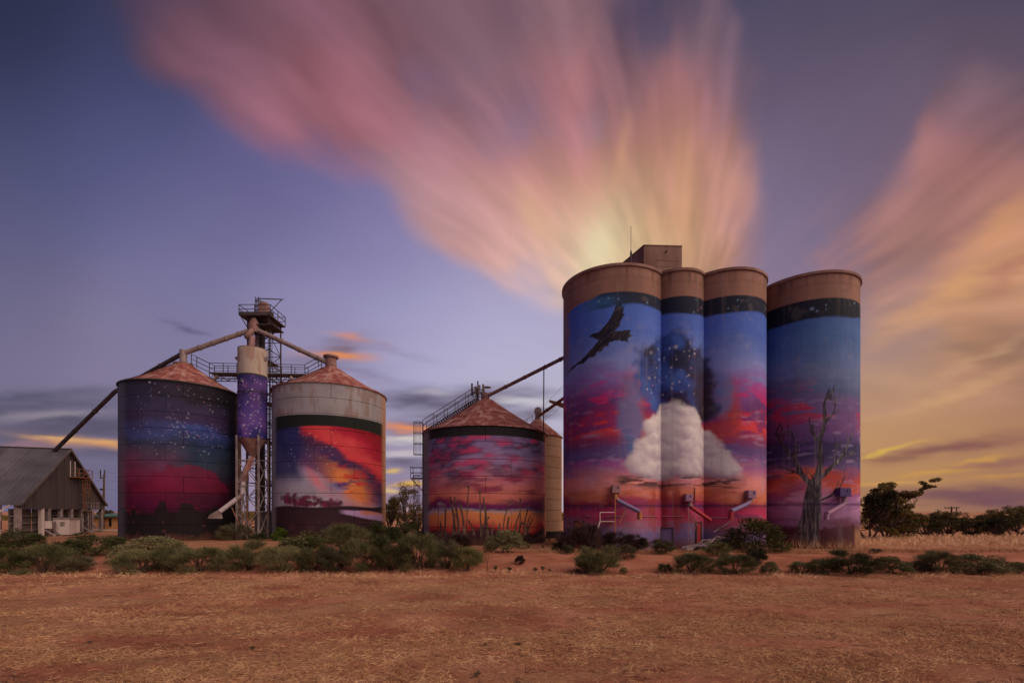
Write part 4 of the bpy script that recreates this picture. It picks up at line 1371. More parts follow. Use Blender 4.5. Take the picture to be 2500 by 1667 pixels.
cyl_wall('bin_wall', (HB.x, HB.y), 1.42, 10.7, 20.2, paint_hopper, hb, M['mural'], .05)
MB().lathe([(1.43, 0), (1.43, .06), (.1, .42)], (HB.x, HB.y, 20.2), 28).build('bin_roof', M['rust_tube'], hb, True)
MB().lathe([(.28, -1.95), (.30, -1.85), (1.40, .02)], (HB.x, HB.y, 10.7), 28).build('hopper_cone', M['rust_tube'], hb, True)
MB().lathe([(1.43, -.02), (1.47, -.02), (1.47, .05), (1.43, .05)], (HB.x, HB.y, 15.55), 32).build('band', M['dark_steel'], hb, True)
for dx in (-1.66, 1.62):
    MB().beam((HB.x + dx, HB.y - .2, 19.4), (HB.x + dx * .86, HB.y - .2, 19.1), .26).build('bracket', M['mid_steel'], hb)
hl = [Vector((HB.x + a * 1.15, HB.y + b * .95, 0)) for a, b in ((-1, -1), (1, -1), (1, 1), (-1, 1))]
for p in hl:
    MB().beam((p.x, p.y, -.2), (p.x, p.y, 11.0), .16).build('leg', M['mid_steel'], hb)
for z0, z1 in ((.3, 3.0), (3.1, 5.7), (5.8, 8.4)):
    for j in (0, 1, 3):
        a, b_ = hl[j], hl[(j + 1) % 4]
        MB().beam((a.x, a.y, z1), (b_.x, b_.y, z1), .09).build('girt', M['mid_steel'], hb)
        MB().beam((a.x, a.y, z0), (b_.x, b_.y, z1), .07).build('brace', M['mid_steel'], hb)
        MB().beam((b_.x, b_.y, z0), (a.x, a.y, z1), .07).build('brace', M['mid_steel'], hb)


def pipe(name, label, pts, r, mat_, collars=(), cat='pipe', n=12):
    p0 = Vector(pts[0])
    T = thing(name, label, cat, p0)
    MB().tube(pts, r, n).build('pipe', mat_, T, True)
    for i, t in collars:
        a, b_ = Vector(pts[i]), Vector(pts[i + 1])
        c = a.lerp(b_, t)
        d = (b_ - a).normalized() * .07
        MB().tube([c - d, c + d], r * 1.22, n).build('collar', mat_, T, True)
    return T


head = Vector((TC.x - .3, TC.y - 1.75, ZH - 1.9))
MB().lathe([(.25, 1.5), (.55, .9), (.62, .3), (.5, -.1)], (head.x, head.y, head.z), 16).build('distributor', M['rust_tube'], tower, True)
(c1, R1, e1, a1_) = BIN[1]
(c2, R2, e2, a2_) = BIN[2]
(c3, R3, e3, a3_) = BIN[3]
ap1 = Vector((c1[0], c1[1], a1_ + 1.25))
pipe('grain_pipe', 'long sloping grain pipe from the elevator tower down to the purple starry bin', [head + Vector((-.4, 0, .2)), ap1 + Vector((.2, 0, .05))], .26, M['galv_tube'], [(0, .18), (0, .38), (0, .58), (0, .78)])
ap2 = Vector((c2[0] - .3, c2[1] - .2, a2_ + .55))
pipe('grain_pipe', 'sloping grain pipe from the elevator tower down to the bin with the grey upper wall', [head + Vector((.4, 0, .2)), ap2], .26, M['galv_tube'], [(0, .12), (0, .34), (0, .6), (0, .84)])
pipe('grain_pipe', 'short rusty grain pipe from the elevator head into the top of the slim hopper bin', [head + Vector((0, -.3, .1)), (head.x - .25, head.y - 1.0, head.z - .9), (HB.x - .2, HB.y + .3, 21.6), (HB.x - .2, HB.y, 20.3)], .30, M['rust_tube'], [(1, .3), (1, .75)])
pipe('grain_pipe', 'long dark grain pipe from the starry bin down to the grey shed roof', [ap1 + Vector((-.2, 0, -.1)), (-47.1, 55.9, 17.2), at(127, 1106, 60.6)], .24, M['dark_steel'], [(0, .3), (0, .7), (1, .3), (1, .62)])
# outlet below the hopper: rusty chute, box, steel drop pipe and the swung-out spout
sp = Vector((HB.x - 1.9, HB.y - .9, 0))
out_ = thing('outlet_chute', 'rusty and silver outlet chute bending out below the hopper bin to a wide spout', 'chute', (HB.x, HB.y, 8.8))
q0, q1, q2, q3, q4 = Vector((HB.x, HB.y, 8.9)), at(597, 1160, HB.y - .4), at(594, 1176, HB.y - .6), at(592, 1208, HB.y - .8), at(536, 1249, HB.y - 2.2)
MB().beam(q0, q1, .55, .5).build('chute', M['rust_roof'], out_)
MB().box(q1 + Vector((0, 0, -.35)), (.62, .6, .62)).build('flap_box', M['rust_tube'], out_)
MB().tube([q2, q3], .26, 12).build('drop_pipe', M['galv'], out_, True)
MB().tube([q3 + Vector((0, 0, .1)), q3 + Vector((-.25, -.1, -.22)), q3 + Vector((-.55, -.25, -.45))], .25, 12).build('elbow', M['galv_tube'], out_, True)
MB().tube([q3 + Vector((-.5, -.22, -.42)), q4], .24, 12).build('spout_pipe', M['galv'], out_, True)
dn = (q4 - q3).normalized()
m = MB()
e_ = q4 + dn * .1
m.hexa([e_ + Vector((-.95, -.3, -.62)), e_ + Vector((.25, -.3, -.62)), e_ + Vector((.25, .3, -.62)), e_ + Vector((-.95, .3, -.62)), e_ + Vector((-.75, -.26, -.2)), e_ + Vector((.1, -.26, .25)), e_ + Vector((.1, .26, .25)), e_ + Vector((-.75, .26, -.2))])
m.build('spout_hood', M['galv_tube'], out_)
beams(out_, 'prop', M['mid_steel'], [((q3.x - .2, q3.y, 0), q3 + Vector((0, 0, -.4))), ((q3.x + .5, q3.y, 0), q3 + Vector((.1, 0, -.2)))], .10)
beams(out_, 'prop', M['rust_steel'], [(at(606, 1283, HB.y - .9), at(600, 1212, HB.y - .8)), (at(584, 1283, HB.y - 1.0), at(566, 1238, HB.y - 1.4))], .08)

# walkway between the roofs
wk = thing('roof_walkway', 'railed truss walkway bridging the roofs of the two big steel bins behind the hopper bin', 'walkway', (c1[0] + 3.6, 52.6, 18.2))
WA, WB = Vector((c1[0] + 3.0, 52.75, 18.35)), Vector((c2[0] - 2.6, 53.4, 18.35))
wd = (WB - WA).normalized()
wn = Vector((-wd.y, wd.x, 0)) * .5
n_w = 14
for s_ in (-1, 1):
    A_, B_ = WA + wn * s_, WB + wn * s_
    for z, w_ in ((0, .16), (-.62, .09), (.55, .05), (1.1, .06)):
        MB().beam(A_ + Vector((0, 0, z)), B_ + Vector((0, 0, z)), w_).build('chord' if z <= 0 else 'handrail', M['dark_steel'], wk)
    for i in range(n_w + 1):
        p = A_.lerp(B_, i / n_w)
        if i % 2 == 0:
            MB().beam(p, p + Vector((0, 0, 1.12)), .06).build('rail_post', M['dark_steel'], wk)
        MB().beam(p, p + Vector((0, 0, -.62)), .05).build('truss_post', M['dark_steel'], wk)
        if i < n_w:
            q_ = A_.lerp(B_, (i + 1) / n_w)
            a, b_ = (p, q_) if i % 2 else (q_, p)
            MB().beam(a, b_ + Vector((0, 0, -.62)), .05).build('truss_brace', M['dark_steel'], wk)
MB().hexa([WA - wn, WB - wn, WB + wn, WA + wn, WA - wn + Vector((0, 0, .06)), WB - wn + Vector((0, 0, .06)), WB + wn + Vector((0, 0, .06)), WA + wn + Vector((0, 0, .06))]).build('deck', M['mid_steel'], wk)
for (top, P0, sg) in ((Vector((c1[0] + 1.1, 52.6, a1_ - .1)), WA, -1), (Vector((c2[0] - 1.1, 53.5, a2_ - .1)), WB, 1)):
    for s_ in (-1, 1):
        for z in (.1, .6, 1.1):
            MB().beam(P0 + wn * s_ + Vector((0, 0, z)), top + wn * s_ + Vector((0, 0, z)), .055).build('stair_rail', M['dark_steel'], wk)
        MB().beam(top + wn * s_, top + wn * s_ + Vector((0, 0, 1.15)), .06).build('rail_post', M['dark_steel'], wk)
for px_, py_ in ((523, 925), (717, 928)):
    p = at(px_, py_, 52.2)
    sgn = 1 if px_ < 600 else -1
    MB().tube([p + Vector((.35 * sgn, 0, .35)), p + Vector((-.45 * sgn, 0, -.6))], .17, 10).build('roof_vent_pipe', M['galv_tube'], wk, True)

# ------------------------------------------------------------------ post mural bin: ladder, stair, aerials, pipes
a_c = math.atan2(c3[0], c3[1])


def on_bin3(deg, z, off=0.0):
    a = R(deg)
    return Vector((c3[0] + (R3 + off) * math.sin(a), c3[1] - (R3 + off) * math.cos(a), z))


LD = -86
ldr = thing('bin_ladder', 'caged steel ladder with a small landing on the left side of the post mural bin', 'ladder', on_bin3(LD, 0, .3))
for s_ in (-1, 1):
    p = on_bin3(LD + s_ * 2.4, 0, .12)
    MB().beam((p.x, p.y, .8), (p.x, p.y, e3 + 1.2), .07).build('stringer', M['mid_steel'], ldr)
m = MB()
for k in range(34):
    m.beam(on_bin3(LD - 2.4, 1.2 + k * .3, .12), on_bin3(LD + 2.4, 1.2 + k * .3, .12), .035)
m.build('rungs', M['dark_steel'], ldr)
ctr = on_bin3(LD, 0, .62)


def cage(z0, z1, cx_, cy_, r, parent):
    nh = max(2, int((z1 - z0) / .85))
    for i in range(nh + 1):
        z = z0 + (z1 - z0) * i / nh
        MB().tube([(cx_ + r * math.cos(t), cy_ + r * math.sin(t), z) for t in np.linspace(0, 2 * math.pi, 13)], .028, 4, cap=False).build('cage_hoop', M['dark_steel'], parent)
    for t in np.linspace(R(60), R(300), 7):
        MB().beam((cx_ + r * math.cos(t), cy_ + r * math.sin(t), z0), (cx_ + r * math.cos(t), cy_ + r * math.sin(t), z1), .03).build('cage_bar', M['dark_steel'], parent)


cage(8.7, e3 + 1.25, ctr.x, ctr.y, .42, ldr)
cage(2.6, 6.6, ctr.x - .05, ctr.y, .36, ldr)
lp = on_bin3(LD, 6.0, .62)
MB().box((lp.x - .05, lp.y, 6.3), (1.15, 1.2, .07)).build('landing', M['dark_steel'], ldr)
for z in (6.85, 7.4):
    for a, b_ in (((-.6, -.6), (-.6, .6)), ((-.6, -.6), (.5, -.6)), ((-.6, .6), (.5, .6))):
        MB().beam((lp.x + a[0], lp.y + a[1], z), (lp.x + b_[0], lp.y + b_[1], z), .05).build('handrail', M['dark_steel'], ldr)
for a in ((-.6, -.6), (-.6, .6), (.45, -.6)):
    MB().beam((lp.x + a[0], lp.y + a[1], 6.3), (lp.x + a[0], lp.y + a[1], 7.45), .05).build('rail_post', M['dark_steel'], ldr)
MB().beam((lp.x - .6, lp.y - .5, 6.3), on_bin3(LD, 5.0, .1), .07).build('landing_strut', M['mid_steel'], ldr)
MB().tube([on_bin3(LD - 3, 2.9, .75), on_bin3(LD - 3, 1.9, .75), on_bin3(LD + 3, 1.1, .15)], .05, 6).build('foot_pipe', M['white_paint'], ldr)

st_ = thing('roof_stair', 'long railed stair climbing the rusty roof of the post mural bin to its peak', 'stair', on_bin3(LD, e3, -.2))
S0, S1 = on_bin3(LD, e3 + .25, -.05), Vector((c3[0] - .75, c3[1] - .25, a3_ + .15))
sn_ = Vector((.1, .42, 0))
for s_ in (-1, 1):
    MB().beam(S0 + sn_ * s_, S1 + sn_ * s_, .09).build('stringer', M['dark_steel'], st_)
    for z, w_ in ((.62, .05), (1.15, .055)):
        MB().beam(S0 + sn_ * s_ + Vector((0, 0, z)), S1 + sn_ * s_ + Vector((0, 0, z)), w_).build('handrail', M['dark_steel'], st_)
    for i in range(6):
        p = S0.lerp(S1, i / 5.0) + sn_ * s_
        MB().beam(p + Vector((0, 0, -.3)), p + Vector((0, 0, 1.17)), .045).build('rail_post', M['dark_steel'], st_)
m = MB()
for i in range(26):
    p = S0.lerp(S1, (i + .5) / 26)
    m.box(p + Vector((0, 0, .02)), (.2, .8, .03))
m.build('treads', M['mid_steel'], st_)

ae = thing('phone_aerials', 'cluster of phone aerials on a small frame at the peak of the post mural bin', 'antenna', (c3[0] - .75, c3[1], a3_))
ax_, ay_ = c3[0] - .75, c3[1]
MB().tube([(ax_, ay_, a3_ - .5), (ax_, ay_, a3_ + 2.0)], .07, 8).build('mast', M['dark_steel'], ae)
for z in (.55, 1.0):
    MB().tube([(ax_ + .62 * math.cos(t), ay_ + .62 * math.sin(t), a3_ + z) for t in np.linspace(0, 2 * math.pi, 9)], .04, 5, cap=False).build('ring', M['dark_steel'], ae)
for t, hh_ in ((200, 1.2), (330, 1.1), (20, 1.15), (100, 1.0), (250, .8), (290, .95)):
    x, y = ax_ + .62 * math.cos(R(t)), ay_ + .62 * math.sin(R(t))
    MB().box((x, y, a3_ + .75 + hh_ / 2 - .25), (.17, .11, hh_)).build('aerial_panel', M['mid_steel'] if t % 40 else M['dark_steel'], ae)
    MB().beam((ax_, ay_, a3_ + .7), (x, y, a3_ + .8), .04).build('arm', M['dark_steel'], ae)
MB().lathe([(.05, 0), (.34, .05), (.36, .1)], (ax_ + 1.0, ay_ - .3, a3_ + 1.2), 12).build('dish', M['mid_steel'], ae)
MB().hexa([at(1191, 968, c3[1]), at(1196, 966, c3[1]), at(1196, 966, c3[1] + .3), at(1191, 968, c3[1] + .3), at(1196.5, 955, c3[1]), at(1197.5, 955, c3[1]), at(1197.5, 955, c3[1] + .3), at(1196.5, 955, c3[1] + .3)]).build('roof_fin', M['dark_steel'], ae)

pe = Vector((5.0, 43.3, EYE + (HY - 870) / FPX * 43.3))
ps_ = Vector((c3[0] + .2, c3[1] - .1, a3_ + .45))
gp = pipe('grain_pipe', 'long thin grain pipe from the post mural bin up to the concrete silos', [ps_, pe], .17, M['rust_tube'], [(0, .25), (0, .5), (0, .75), (0, .93)])
px_ = ps_.lerp(pe, .735)
MB().tube([px_, (px_.x, px_.y + .6, e3 - .1)], .06, 6).build('support_post', M['rust_steel'], gp)
MB().beam((px_.x, px_.y + .6, e3 - .1), on_bin3(47, e3 - .3, -.1), .07).build('post_bracket', M['rust_steel'], gp)
p4, q4_ = Vector((c4[0], c4[1], za4 + .35)), Vector((6.2, 48.5, EYE + (HY - 957) / FPX * 48.5))
g4 = pipe('grain_pipe', 'short steep rusty pipe from the slim tan bin up behind the concrete silos', [p4, q4_], .17, M['rust_steel'], [(0, .3), (0, .8)])
mid = p4.lerp(q4_, .56)
MB().hexa([mid + Vector((-.75, 0, .25)), mid + Vector((.9, 0, -.45)), mid + Vector((.9, .4, -.45)), mid + Vector((-.75, .4, .25)), mid + Vector((-.7, 0, .42)), mid + Vector((.9, 0, .05)), mid + Vector((.9, .4, .05)), mid + Vector((-.7, .4, .42))]).build('walk_bracket', M['rust_steel'], g4)
for k, (dz_, dx_) in enumerate(((.9, .0), (-.5, .5), (-.9, .8))):
    MB().tube([p4 + Vector((.5, 0, dz_ + .2)), q4_ + Vector((dx_ * .4, 0, dz_ + .7))], .018, 4).build('stay_cable', M['dark_steel'], g4)
rl = MB()
for t in range(3):
    rl.beam((c4[0] - 1.9 + t * .6, c4[1] - .6, za4 - 1.3 + t * .35), (c4[0] - 1.9 + t * .6, c4[1] - .6, za4 - .4 + t * .35), .04)
rl.beam((c4[0] - 1.9, c4[1] - .6, za4 - .4), (c4[0] - .7, c4[1] - .6, za4 + .3), .04)
rl.build('roof_rail', M['dark_steel'], b4)

# ------------------------------------------------------------------ grain shed on the left
SH_N, SH_F = Vector((-54.6, 52.2, 0)), Vector((-60.9, 70.2, 0))      # near and far corner of the gable wall
gd = (SH_F - SH_N)
GL = gd.length
gd.normalize()
rd = Vector((-gd.y, gd.x, 0))                  # ridge direction, away to the left
if rd.x > 0:
    rd = -rd
SL = 34.0
EV, RG = 4.1, 11.05
shed = thing('grain_shed', 'long grey gabled grain shed with brown grey cladding and open bays at the left edge', 'shed', SH_N)


def sp_(g_, r_, z):
    return SH_N + gd * g_ + rd * r_ + Vector((0, 0, z))


n_sh = 17
for side in (0, 1):
    for i in range(n_sh):
        r0, r1 = i * SL / n_sh - .35, (i + 1) * SL / n_sh - .35
        e_, a_ = (0 if side == 0 else GL), GL / 2
        ov = -.35 if side == 0 else .35
        zo = -.25
        for k, (t0, t1) in enumerate(((0, .45), (.45, 1.0))):
            P0, P1 = Vector((e_ + ov, EV + zo)), Vector((a_, RG))
            A_, B_ = P0.lerp(P1, t0), P0.lerp(P1, t1 + (.01 if k == 0 else 0))
            lift = .03 * (k == 1) + .0
            m = MB()
            nr_ = 4
            for q_ in range(nr_):          # shallow ribs
                s0, s1 = r0 + (r1 - r0) * q_ / nr_, r0 + (r1 - r0) * (q_ + 1) / nr_
                m.hexa([sp_(A_.x, s0, A_.y - .05 + lift), sp_(A_.x, s1 - .06, A_.y - .05 + lift), sp_(B_.x, s1 - .06, B_.y - .05 + lift), sp_(B_.x, s0, B_.y - .05 + lift),
                        sp_(A_.x, s0, A_.y + lift), sp_(A_.x, s1 - .06, A_.y + lift), sp_(B_.x, s1 - .06, B_.y + lift), sp_(B_.x, s0, B_.y + lift)])
                m.hexa([sp_(A_.x, s1 - .06, A_.y - .05 + lift), sp_(A_.x, s1, A_.y - .05 + lift), sp_(B_.x, s1, B_.y - .05 + lift), sp_(B_.x, s1 - .06, B_.y - .05 + lift),
                        sp_(A_.x, s1 - .06, A_.y + .04 + lift), sp_(A_.x, s1, A_.y + .04 + lift), sp_(B_.x, s1, B_.y + .04 + lift), sp_(B_.x, s1 - .06, B_.y + .04 + lift)])
            if side == 0 or i < 3:
                m.build('roof_sheet', M['shed_roof'], shed)
MB().beam(sp_(GL / 2, -.4, RG + .06), sp_(GL / 2, SL, RG + .06), .35, .14).build('ridge_cap', M['dark_steel'], shed)
MB().beam(sp_(-.42, -.4, EV - .35), sp_(-.42, SL, EV - .35), .16, .16).build('gutter', M['shed_roof'], shed)
for s_ in (0, GL):
    MB().beam(sp_(s_ + (-.35 if s_ == 0 else .35), -.40, EV - .28), sp_(GL / 2, -.40, RG - .02), .10, .26).build('barge_board', M['panel'], shed)
# gable cladding: vertical sheets cut to the roof line
n_g = 24
for i in range(n_g):
    g0_, g1_ = GL * i / n_g + .012, GL * (i + 1) / n_g - .012

    def top_(g_):
        return EV - .05 + (RG - EV) * (1 - abs(g_ - GL / 2) / (GL / 2)) - .12
    zb = 3.3
    m = MB()
    pr = -.06 if i % 2 else -.03
    m.hexa([sp_(g0_, pr, zb), sp_(g1_, pr, zb), sp_(g1_, .06, zb), sp_(g0_, .06, zb), sp_(g0_, pr, top_(g0_)), sp_(g1_, pr, top_(g1_)), sp_(g1_, .06, top_(g1_)), sp_(g0_, .06, top_(g0_))])
    m.build('cladding_sheet', M['shed_wall'], shed)
MB().hexa([sp_(0, .1, 3.3), sp_(GL, .1, 3.3), sp_(GL, .16, 3.3), sp_(0, .16, 3.3), sp_(GL / 2 - .1, .1, RG - .3), sp_(GL / 2 + .1, .1, RG - .3), sp_(GL / 2 + .1, .16, RG - .3), sp_(GL / 2 - .1, .16, RG - .3)]).build('gable_lining', M['gap'], shed)
# bays below: columns, recessed wall panels with ledges
cols = [.15, 4.3, 5.6, 8.2, 10.6, 13.2, 16.0, 18.7]
for i, g_ in enumerate(cols):
    MB().beam(sp_(g_, .15, -.2), sp_(g_, .15, 3.35), .34, .42).build('column', M['mid_steel'] if i != 1 else M['white_paint'], shed)
    if i in (1, 2, 4, 5, 6):
        MB().beam(sp_(g_ + .2, -.1, .8), sp_(g_ + .2, -1.1, .02), .16).build('raker', M['mid_steel'], shed)
for i in range(len(cols) - 1):
    g0_, g1_ = cols[i] + .2, cols[i + 1] - .2
    for k in range(4):
        z0, z1 = k * .83 + .02, (k + 1) * .83 - .02
        MB().hexa([sp_(g0_, 1.0, z0), sp_(g1_, 1.0, z0), sp_(g1_, 1.15, z0), sp_(g0_, 1.15, z0), sp_(g0_, 1.0, z1), sp_(g1_, 1.0, z1), sp_(g1_, 1.15, z1), sp_(g0_, 1.15, z1)]).build('wall_panel', M['panel'], shed)
        if k:
            MB().beam(sp_(g0_, .82, z0 - .02), sp_(g1_, .82, z0 - .02), .22, .10).build('wall_ledge', M['mid_steel'], shed)
# long side towards the viewer
MB().beam(sp_(.1, .3, -.2), sp_(.1, .3, 3.9), .3, .3).build('column', M['mid_steel'], shed)
for k in range(9):
    r_ = 1.9 + k * 4.0
    MB().beam(sp_(.05, r_, -.2), sp_(.05, r_, 3.9), .36, .3).build('column', M['white_paint' if k == 0 else 'mid_steel'], shed)
    for j in range(4):
        z0, z1 = j * .98 + .02, (j + 1) * .98 - .02
        MB().hexa([sp_(1.0, r_ + .2, z0), sp_(1.15, r_ + .2, z0), sp_(1.15, r_ + 3.8, z0), sp_(1.0, r_ + 3.8, z0), sp_(1.0, r_ + .2, z1), sp_(1.15, r_ + .2, z1), sp_(1.15, r_ + 3.8, z1), sp_(1.0, r_ + 3.8, z1)]).build('wall_panel', M['white_paint' if k == 0 and j != 1 else 'panel'], shed)
        if j:
            MB().beam(sp_(.85, r_ + .2, z0), sp_(.85, r_ + 3.8, z0), .2, .1).build('wall_ledge', M['mid_steel'], shed)
MB().beam(at(0, 1248, 50.2), at(27, 1230, 51.8), .12).build('side_brace', M['white_paint'], shed)
# cabinet, small box, ladder and platforms on the gable
cab = thing('white_cabinet', 'white ribbed sheet metal cabinet with a louvred door standing against the shed gable', 'cabinet', sp_(7.2, -1.0, 0))
q0_ = sp_(7.2, -1.2, 0)
for i in range(8):
    g0_ = 6.0 + i * .30
    MB().hexa([sp_(g0_, -1.75 - .03 * (i % 2), .12), sp_(g0_ + .30, -1.75 - .03 * (i % 2), .12), sp_(g0_ + .30, -.2, .12), sp_(g0_, -.2, .12), sp_(g0_, -1.75 - .03 * (i % 2), 2.05), sp_(g0_ + .3, -1.75 - .03 * (i % 2), 2.05), sp_(g0_ + .3, -.2, 2.05), sp_(g0_, -.2, 2.05)]).build('side_sheet', M['white_paint'], cab)
MB().hexa([sp_(5.88, -1.80, .12), sp_(5.99, -1.80, .12), sp_(5.99, -.2, .12), sp_(5.88, -.2, .12), sp_(5.88, -1.80, 2.05), sp_(5.99, -1.80, 2.05), sp_(5.99, -.2, 2.05), sp_(5.88, -.2, 2.05)]).build('end_sheet', M['white_paint'], cab)
MB().hexa([sp_(5.8, -1.9, 2.06), sp_(8.5, -1.9, 2.06), sp_(8.5, -.1, 2.06), sp_(5.8, -.1, 2.06), sp_(5.8, -1.9, 2.16), sp_(8.5, -1.9, 2.16), sp_(8.5, -.1, 2.22), sp_(5.8, -.1, 2.22)]).build('lid', M['mid_steel'], cab)
for k in range(4):
    MB().beam(sp_(5.85, -1.35, 1.25 + k * .14), sp_(5.85, -.9, 1.25 + k * .14), .05).build('louvre', M['gap'], cab)
MB().hexa([sp_(5.9, -1.8, 0), sp_(8.4, -1.8, 0), sp_(8.4, -.2, 0), sp_(5.9, -.2, 0), sp_(5.9, -1.8, .115), sp_(8.4, -1.8, .115), sp_(8.4, -.2, .115), sp_(5.9, -.2, .115)]).build('plinth', M['gap'], cab)
bx_ = thing('meter_box', 'small pale grey box mounted on the shed bay left of the white cabinet', 'box', sp_(4.9, -.5, 1.1))
MB().hexa([sp_(4.45, -.75, .95), sp_(5.35, -.75, .95), sp_(5.35, -.1, .95), sp_(4.45, -.1, .95), sp_(4.45, -.75, 1.85), sp_(5.35, -.75, 1.85), sp_(5.35, -.1, 1.85), sp_(4.45, -.1, 1.85)]).build('case', M['white_paint'], bx_)
MB().hexa([sp_(4.5, -.79, 1.0), sp_(5.3, -.79, 1.0), sp_(5.3, -.76, 1.0), sp_(4.5, -.76, 1.0), sp_(4.5, -.79, 1.8), sp_(5.3, -.79, 1.8), sp_(5.3, -.76, 1.8), sp_(4.5, -.76, 1.8)]).build('door', M['mid_steel'], bx_)
MB().beam(sp_(4.9, -.3, 0), sp_(4.9, -.3, .95), .08).build('stand', M['mid_steel'], bx_)
gl_ = thing('gable_ladder', 'rusty caged ladder with two railed landings on the brown shed gable', 'ladder', sp_(12.5, -.6, 0))


def landing(g0_, g1_, z, dep, parent, mm):
    MB().hexa([sp_(g0_, -dep, z), sp_(g1_, -dep, z), sp_(g1_, -.08, z), sp_(g0_, -.08, z), sp_(g0_, -dep, z + .1), sp_(g1_, -dep, z + .1), sp_(g1_, -.08, z + .1), sp_(g0_, -.08, z + .1)]).build('landing', mm, parent)
    for zz_ in (.6, 1.15):
        MB().beam(sp_(g0_, -dep, z + zz_), sp_(g1_, -dep, z + zz_), .07).build('handrail', mm, parent)
        MB().beam(sp_(g0_, -dep, z + zz_), sp_(g0_, -.08, z + zz_), .07).build('handrail', mm, parent)
        MB().beam(sp_(g1_, -dep, z + zz_), sp_(g1_, -.08, z + zz_), .07).build('handrail', mm, parent)
    for g_ in np.linspace(g0_, g1_, 4):
        MB().beam(sp_(g_, -dep, z), sp_(g_, -dep, z + 1.18), .06).build('rail_post', mm, parent)


landing(9.8, 13.2, 7.45, 1.1, gl_, M['rust_steel'])
landing(12.9, 14.9, 3.05, 1.1, gl_, M['mid_steel'])
for g_ in (9.75, 10.85):
    MB().beam(sp_(g_, -.2, 7.5), sp_(g_, -.2, 9.6), .08).build('upper_stringer', M['white_paint'], gl_)
for s_ in (-.28, .28):
    MB().beam(sp_(12.6 + s_, -.55, 3.1), sp_(12.1 + s_, -.55, 7.5), .08).build('stringer', M['rust_steel'], gl_)
    MB().beam(sp_(13.6 + s_, -.6, .1), sp_(13.6 + s_, -.6, 3.1), .08).build('stringer', M['mid_steel'], gl_)
m = MB()
for k in range(15):
    t = k / 14
    m.beam(sp_(12.32 - .5 * t, -.55, 3.2 + 4.2 * t), sp_(12.88 - .5 * t, -.55, 3.2 + 4.2 * t), .045)
for k in range(9):
    m.beam(sp_(13.32, -.6, .3 + k * .32), sp_(13.88, -.6, .3 + k * .32), .045)
m.build('rungs', M['rust_steel'], gl_)
for k in range(5):
    t = k / 4
    cc_ = sp_(12.42 - .3 * t, -.75, 5.0 + 2.2 * t)
    MB().tube([cc_ + gd * (.5 * math.cos(a)) - rd * (.5 * math.sin(a)) for a in np.linspace(0, math.pi, 8)], .03, 4).build('cage_hoop', M['rust_steel'], gl_)
for a in np.linspace(.1, math.pi - .1, 5):
    c0_, c1_ = sp_(12.42, -.75, 5.0), sp_(12.12, -.75, 7.2)
    o_ = gd * (.5 * math.cos(a)) - rd * (.5 * math.sin(a))
    MB().beam(c0_ + o_, c1_ + o_, .035).build('cage_bar', M['rust_steel'], gl_)

# ------------------------------------------------------------------ far left: pole and small building
pl = at(252, 1250, 76)
po = thing('utility_pole', 'weathered timber utility pole with a forked steel top behind the grey shed', 'pole', (pl.x, pl.y, 0))
MB().tube([(pl.x, pl.y, -.3), (pl.x + .15, pl.y, 9.0)], .20, 10, .13).build('shaft', M['pole'], po, True)
for dx in (-.42, .22):
    MB().beam((pl.x + dx, pl.y, 8.3), (pl.x + dx * 1.1, pl.y, 9.7), .11).build('prong', M['dark_steel'], po)
MB().beam((pl.x - .42, pl.y, 8.4), (pl.x + .25, pl.y, 8.4), .14).build('fork', M['dark_steel'], po)
MB().box((pl.x - .3, pl.y, 6.55), (.3, .25, .3)).build('bracket', M['dark_steel'], po)
for z, sag in ((9.3, .5), (8.0, .5), (6.6, .4)):
    MB().tube([Vector((pl.x - 40 + 40 * t, pl.y + 3 - 3 * t, z - sag * 4 * t * (1 - t))) for t in np.linspace(0, 1, 9)], .012, 3).build('wire', M['dark_steel'], po)
    MB().tube([Vector((pl.x + 14 * t, pl.y + 1 * t, z - sag * 2 * t * (1 - t) * .5 - .2 * t)) for t in np.linspace(0, 1, 5)], .012, 3).build('wire', M['dark_steel'], po)
p2 = at(246, 1250, 82)
po2 = thing('short_pole', 'short dark pole with a small crossbar just left of the timber utility pole', 'pole', (p2.x, p2.y, 0))
MB().tube([(p2.x, p2.y, -.3), (p2.x, p2.y, 5.6)], .13, 8).build('shaft', M['pole'], po2)
MB().box((p2.x, p2.y, 5.3), (.45, .1, .12)).build('crossbar', M['dark_steel'], po2)
gbp = at(282, 1292, 76)
gb = thing('green_roofed_hut', 'small ochre hut with a green metal roof seen between the shed and the starry bin', 'hut', (gbp.x - 1.2, gbp.y + 2, 0))
x0, x1, y0, y1 = gbp.x - 4.0, gbp.x + 1.6, gbp.y, gbp.y + 5
MB().hexa([(x0, y0, -.2), (x1, y0 + .6, -.2), (x1, y1, -.2), (x0, y1, -.2), (x0, y0, 2.1), (x1, y0 + .6, 2.1), (x1, y1, 2.1), (x0, y1, 2.1)]).build('wall', M['brickish'], gb)
MB().hexa([(x0 - .5, y0 - .6, 2.12), (x1 + .5, y0, 2.12), (x1 + .5, y1 + .5, 2.5), (x0 - .5, y1 + .5, 2.5), (x0 - .5, y0 - .6, 2.32), (x1 + .5, y0, 2.32), (x1 + .5, y1 + .5, 2.75), (x0 - .5, y1 + .5, 2.75)]).build('roof', M['green_roof'], gb)
for t in (.52, .80):
    MB().box((x0 + (x1 - x0) * t, y0 + .6 * t - .02, 1.25), (.35, .14, 1.3)).build('window', M['black'], gb)
MB().box((x0 + (x1 - x0) * .3, y0 + .18, 1.0), (.8, .14, 2.0)).build('door', M['rust_steel'], gb)
struct(MB().box((gbp.x - 2, gbp.y - 2.6, .06), (14, 4.6, .14)).build('pavement', M['slab']))

